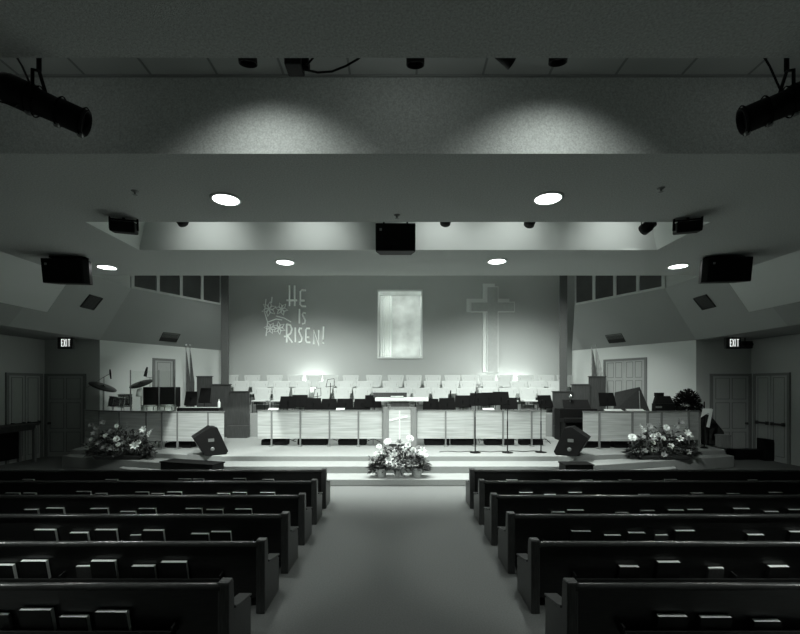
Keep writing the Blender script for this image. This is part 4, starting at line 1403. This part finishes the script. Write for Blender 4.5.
# the two big profile spotlights in the upper corners
for sx, lab in ((-1, 'long black profile spotlight hung in the upper left corner'), (1, 'long black profile spotlight hung in the upper right corner')):
    if sx < 0:
        r0, r1 = P(2, 86, 3.40), P(87, 124, 3.62)
    else:
        r0, r1 = P(822, 88, 3.40), P(741, 122, 3.62)
    L = (r1 - r0).length
    c = r0.lerp(r1, .42)
    t = thing('profile_spotlight', lab, 'light', c, 0, 'profile spotlights under the ceiling')
    m = orient((0, 0, 0), r1 - r0)
    o = -.42 * L
    R = .105
    MB().lathe([(.05, o - .02), (R * 1.0, o), (R * 1.12, o + .05), (R * 1.12, o + L * .36), (R * .98, o + L * .40), (R * .95, o + L * .64), (R * 1.02, o + L * .66), (R * 1.02, o + L), (R * .92, o + L), (R * .9, o + L - .05)], m, 24).build('barrel', 'black', t)
    MB().lathe([(R * .9, o + L - .06), (R * .55, o + L - .05)], m, 24).build('lens', 'glint', t)
    b = MB()
    for q in (.30, .39, .66, .95):
        b.lathe([(R * 1.13, o + L * q), (R * 1.2, o + L * q + .008), (R * 1.13, o + L * q + .016)], m, 24, False)
    b.build('ring', 'blackmetal', t)
    for q in (.35, .68, .97):
        MB().box(-.02, .02, -R * 1.22, -R * 1.0, o + L * q - .015, o + L * q + .02, m).build('knob', 'greymetal', t)
    b = MB()
    top = ZC - c.z
    up = Vector((0, 0, 1)); side = m.to_3x3() @ Vector((1, 0, 0))
    b.tube([side * (R + .03), side * (R + .03) + up * .18, up * .26, -side * (R + .03) + up * .18, -side * (R + .03)], .014, 6)
    b.tube([up * .26, up * (top + .25)], .018, 8)
    b.build('yoke', 'blackmetal', t)
    b = MB()
    a = Vector(m @ Vector((0, 0, o)))
    b.tube([a, a + Vector((sx * .03, 0, -.12)), a + Vector((-sx * .10, 0, -.16)), a + Vector((-sx * .2, .02, -.06))], .008, 6)
    b.tube([up * .1 + Vector((-.05, 0, 0)), up * .25 + Vector((-.14, 0, .05)), up * (top + .2) + Vector((-.2, 0, 0))], .009, 6)
    b.build('cable', 'black', t)

# sprinklers and a sensor
for px, py, lab in ((135, 191, 'small dark sprinkler head on the ceiling at left'), (661, 188, 'small dark sprinkler head on the ceiling at right'), (397, 215, 'small dark sensor on the ceiling above the central speaker')):
    d = (ZC - CAMZ) * F / (VY - py)
    o = MB().lathe([(.05, 0), (.045, -.012), (.015, -.02), (.012, -.05), (.03, -.055)], None, 14).build('sprinkler' if px != 397 else 'ceiling_sensor', 'fascia')
    o.location = (X(px, d), d, ZC + .006)
    tag(o, lab, 'sprinkler' if px != 397 else 'sensor')

# ------------------------------------------------------------------ exit signs
def seg_letter(b, ch, x, z, w, h, y, tk=.026):
    S = {'E': [(0, 0, 0, 1), (0, 0, 1, 0), (0, .5, .8, .5), (0, 1, 1, 1)], 'X': [(0, 0, 1, 1), (0, 1, 1, 0)], 'I': [(.5, 0, .5, 1)], 'T': [(0, 1, 1, 1), (.5, 0, .5, 1)]}
    for (x0, z0, x1, z1) in S[ch]:
        a = Vector((x + x0 * w, y, z + z0 * h)); c = Vector((x + x1 * w, y, z + z1 * h))
        dv = (c - a).normalized(); n = Vector((-dv.z, 0, dv.x)) * tk / 2
        a = a - dv * tk / 2; c = c + dv * tk / 2
        b.prism([a + n, c + n, c - n, a - n], (0, .01, 0))


for px, nm in ((65, 'left'), (733.5, 'right')):
    d = 12.7
    t = thing('exit_sign', 'lit EXIT sign hung from the soffit before the %s side doors' % nm, 'sign', (X(px, d), d, Z(343, d)))
    MB().box(-.23, .23, 0, .08, -.17, .17).build('housing', 'housing', t, bevel=.01)
    b = MB()
    lw = .046
    for k, ch in enumerate('EXIT'):
        seg_letter(b, ch, -.095 + k * .066, -.095, lw if ch != 'I' else .03, .20, -.012, .02)
    b.build('lettering', 'exit', t)
    MB().tube([(0, .04, .17), (0, .04, ZA - Z(343, d))], .015, 8).build('hanger', 'housing', t)
t = thing('emergency_light', 'dark emergency light box beside the right EXIT sign', 'light', (X(746, 12.9), 12.9, Z(344.5, 12.9)))
MB().box(-.17, .17, -.05, .1, -.12, .10).build('housing', 'housing', t, bevel=.01)
for x in (-.09, .09):
    MB().lathe([(.05, 0), (.06, .05), (.02, .055)], Matrix.Translation((x, -.05, .0)) @ Matrix.Rotation(PI / 2, 4, 'X'), 12).build('lamp_head', 'black', t)
MB().tube([(0, .04, .1), (0, .04, ZA - Z(344.5, 12.9))], .015, 8).build('hanger', 'housing', t)

# ------------------------------------------------------------------ lights
LC = (0.95, 1.0, 0.965)


def spot(name, loc, target, power, angle, blend=.5, size=.08):
    l = bpy.data.lights.new(name, 'SPOT')
    l.energy = power; l.spot_size = math.radians(angle); l.spot_blend = blend; l.shadow_soft_size = size; l.color = LC
    o = bpy.data.objects.new(name, l); C.objects.link(o)
    o.location = loc
    o.rotation_euler = (Vector(target) - Vector(loc)).to_track_quat('-Z', 'Y').to_euler()
    return o


def area(name, loc, target, power, sx, sy):
    l = bpy.data.lights.new(name, 'AREA')
    l.shape = 'RECTANGLE'; l.size = sx; l.size_y = sy; l.energy = power; l.color = LC
    o = bpy.data.objects.new(name, l); C.objects.link(o)
    o.location = loc
    o.rotation_euler = (Vector(target) - Vector(loc)).to_track_quat('-Z', 'Y').to_euler()
    return o


K = 1.0
for i, (x, d) in enumerate(DLP):
    pw = (240, 240, 300, 300, 70, 70)[i]
    spot('downlight_lamp', (x, d, ZC - .03), (x, d, 0), pw * K, (54, 54, 140, 140, 110, 110)[i], .5, .05)
# unseen house lamps in the near ceiling, above and behind the camera
for x in (-8.4, -5.0, 5.0, 8.4):
    for d in (2.9, .4):
        spot('unseen_house_lamp', (x if abs(x) < 7 else x * .86, d, ZC - .03), (x, d + .9, 0), 440 * K, 62, .6, .12)
for x in (-2.9, 2.9):  # extra pair added to brighten the hymnals in the nearest rows
    spot('unseen_house_lamp', (x, 2.6, ZC - .03), (x * .97, 3.5, 0), 230 * K, 46, .6, .1)
# lamps in the ceiling slot: a scallop on the beam face, the rest on the pews
for x in (-1.36, 1.62):
    spot('slot_lamp', (x, 3.62, 5.6), (x, 4.28, 4.1), 120 * K, 112, 1.0, .12)
for x in (-2.5, 2.5):
    spot('profile_lamp', (x, 3.75, 4.35), (x * .6, 11.2, .5), 1500 * K, 36, .8, .10)
for x in (-3.6, .12, 3.7):  # fill points added to lift the slot tiles and the beam face
    l = bpy.data.lights.new('slot_fill', 'POINT'); l.energy = 1.2 if x != .12 else 3.2; l.shadow_soft_size = .06; l.color = LC
    o = bpy.data.objects.new('slot_fill', l); C.objects.link(o); o.location = (x, 3.62, 5.12)
# coffer lamps
for x, tx, ty, pw, an, bl_ in ((-3.4, -5.0, 12.3, 1700, 27, .2), (-1.5, -1.8, 12.4, 240, 46, .8), (.76, 1.2, 12.4, 240, 46, .8), (2.06, 2.4, 12.4, 240, 46, .8), (3.9, 6.6, 12.4, 560, 58, .9)):
    spot('coffer_lamp', (x, 6.95, 4.90), (tx, ty, 1.0), pw * K, an, bl_, .05)
    spot('coffer_wash', (x, 7.0, 4.88), (x, 7.9, 4.84), 20 * K, 120, .8, .05)
for x, tx in ((-3.4, -7.2), (3.9, 7.0)):  # narrow spots added to brighten the side flowers
    spot('flower_fill', (x, 6.95, 4.86), (tx, 11.3, .75), 320 * K, 15, .6, .05)
# lamps behind the header: steeply on the steps, and a wash over the choir
for x in (-3.6, -1.2, 1.2, 3.6):
    spot('step_lamp', (x, 10.3, 6.3), (x, 9.7, 0), 1650 * K, 80, .9, .28)
for x in (-4.6, -2.3, 0, 2.3, 4.6):
    spot('choir_lamp', (x, 10.5, 6.5), (x * .95, 16.0, 1.0), 250 * K, 76, 1, .15)
for sx in (-1, 1):  # spots added to brighten the stage side walls
    spot('side_wall_fill', (sx * 5.5, 10.2, 6.2), (sx * 8.2, 15.2, 1.0), 420 * K, 40, .7, .12)
spot('drum_fill', (-5.2, 10.3, 6.3), (-7.15, 12.75, 1.5), 420 * K, 9, .5, .05)  # narrow spot added to whiten the snare drums
for x, pw, an in ((X(312, DB), 1500, 84), (X(490, DB), 1200, 84), (X(530, DB), 1200, 84), (X(250, DB), 700, 84), (X(400, DB), 600, 84)):
    spot('wall_lamp', (x * .8, 12.4, 6.9), (x, DB, -1.2), pw * K, an, 1, .1)
for px, pw in ((313, 150), (492, 70), (520, 90)):
    spot('footlight', (X(px, 17.5), 17.45, 1.95), (X(px, DB), DB, 3.2), pw * K, 150, 1, .08)
area('niche_lamp', ((AX0 + AX1) / 2, DB + .18, AZ1 - .04), ((AX0 + AX1) / 2, DB + .9, AZ0 + 1.0), 12 * K, 1.6, .2)
area('niche_lamp', ((AX0 + AX1) / 2, DB + .18, AZ0 + .03), ((AX0 + AX1) / 2, DB + .9, AZ0 + 1.4), 14 * K, 1.6, .2)

w = bpy.data.worlds.new('world'); bpy.context.scene.world = w
w.use_nodes = True
w.node_tree.nodes['Background'].inputs['Color'].default_value = (0.9, 1, 0.94, 1)
w.node_tree.nodes['Background'].inputs['Strength'].default_value = 0.0

# ------------------------------------------------------------------ camera
cd = bpy.data.cameras.new('camera')
cd.sensor_width = 36.0; cd.sensor_fit = 'HORIZONTAL'
cd.lens = F / 800 * 36.0
cd.shift_x = 2 / 800; cd.shift_y = 68 / 800
cd.clip_start = .05
cam = bpy.data.objects.new('camera', cd); C.objects.link(cam)
cam.location = (0, 0, CAMZ); cam.rotation_euler = (PI / 2, 0, 0)
sc = bpy.context.scene
sc.camera = cam
sc.view_settings.view_transform = 'Standard'
sc.view_settings.look = 'None'
sc.view_settings.exposure = 0.0
sc.view_settings.gamma = 1.0
sc.view_settings.use_curve_mapping = False
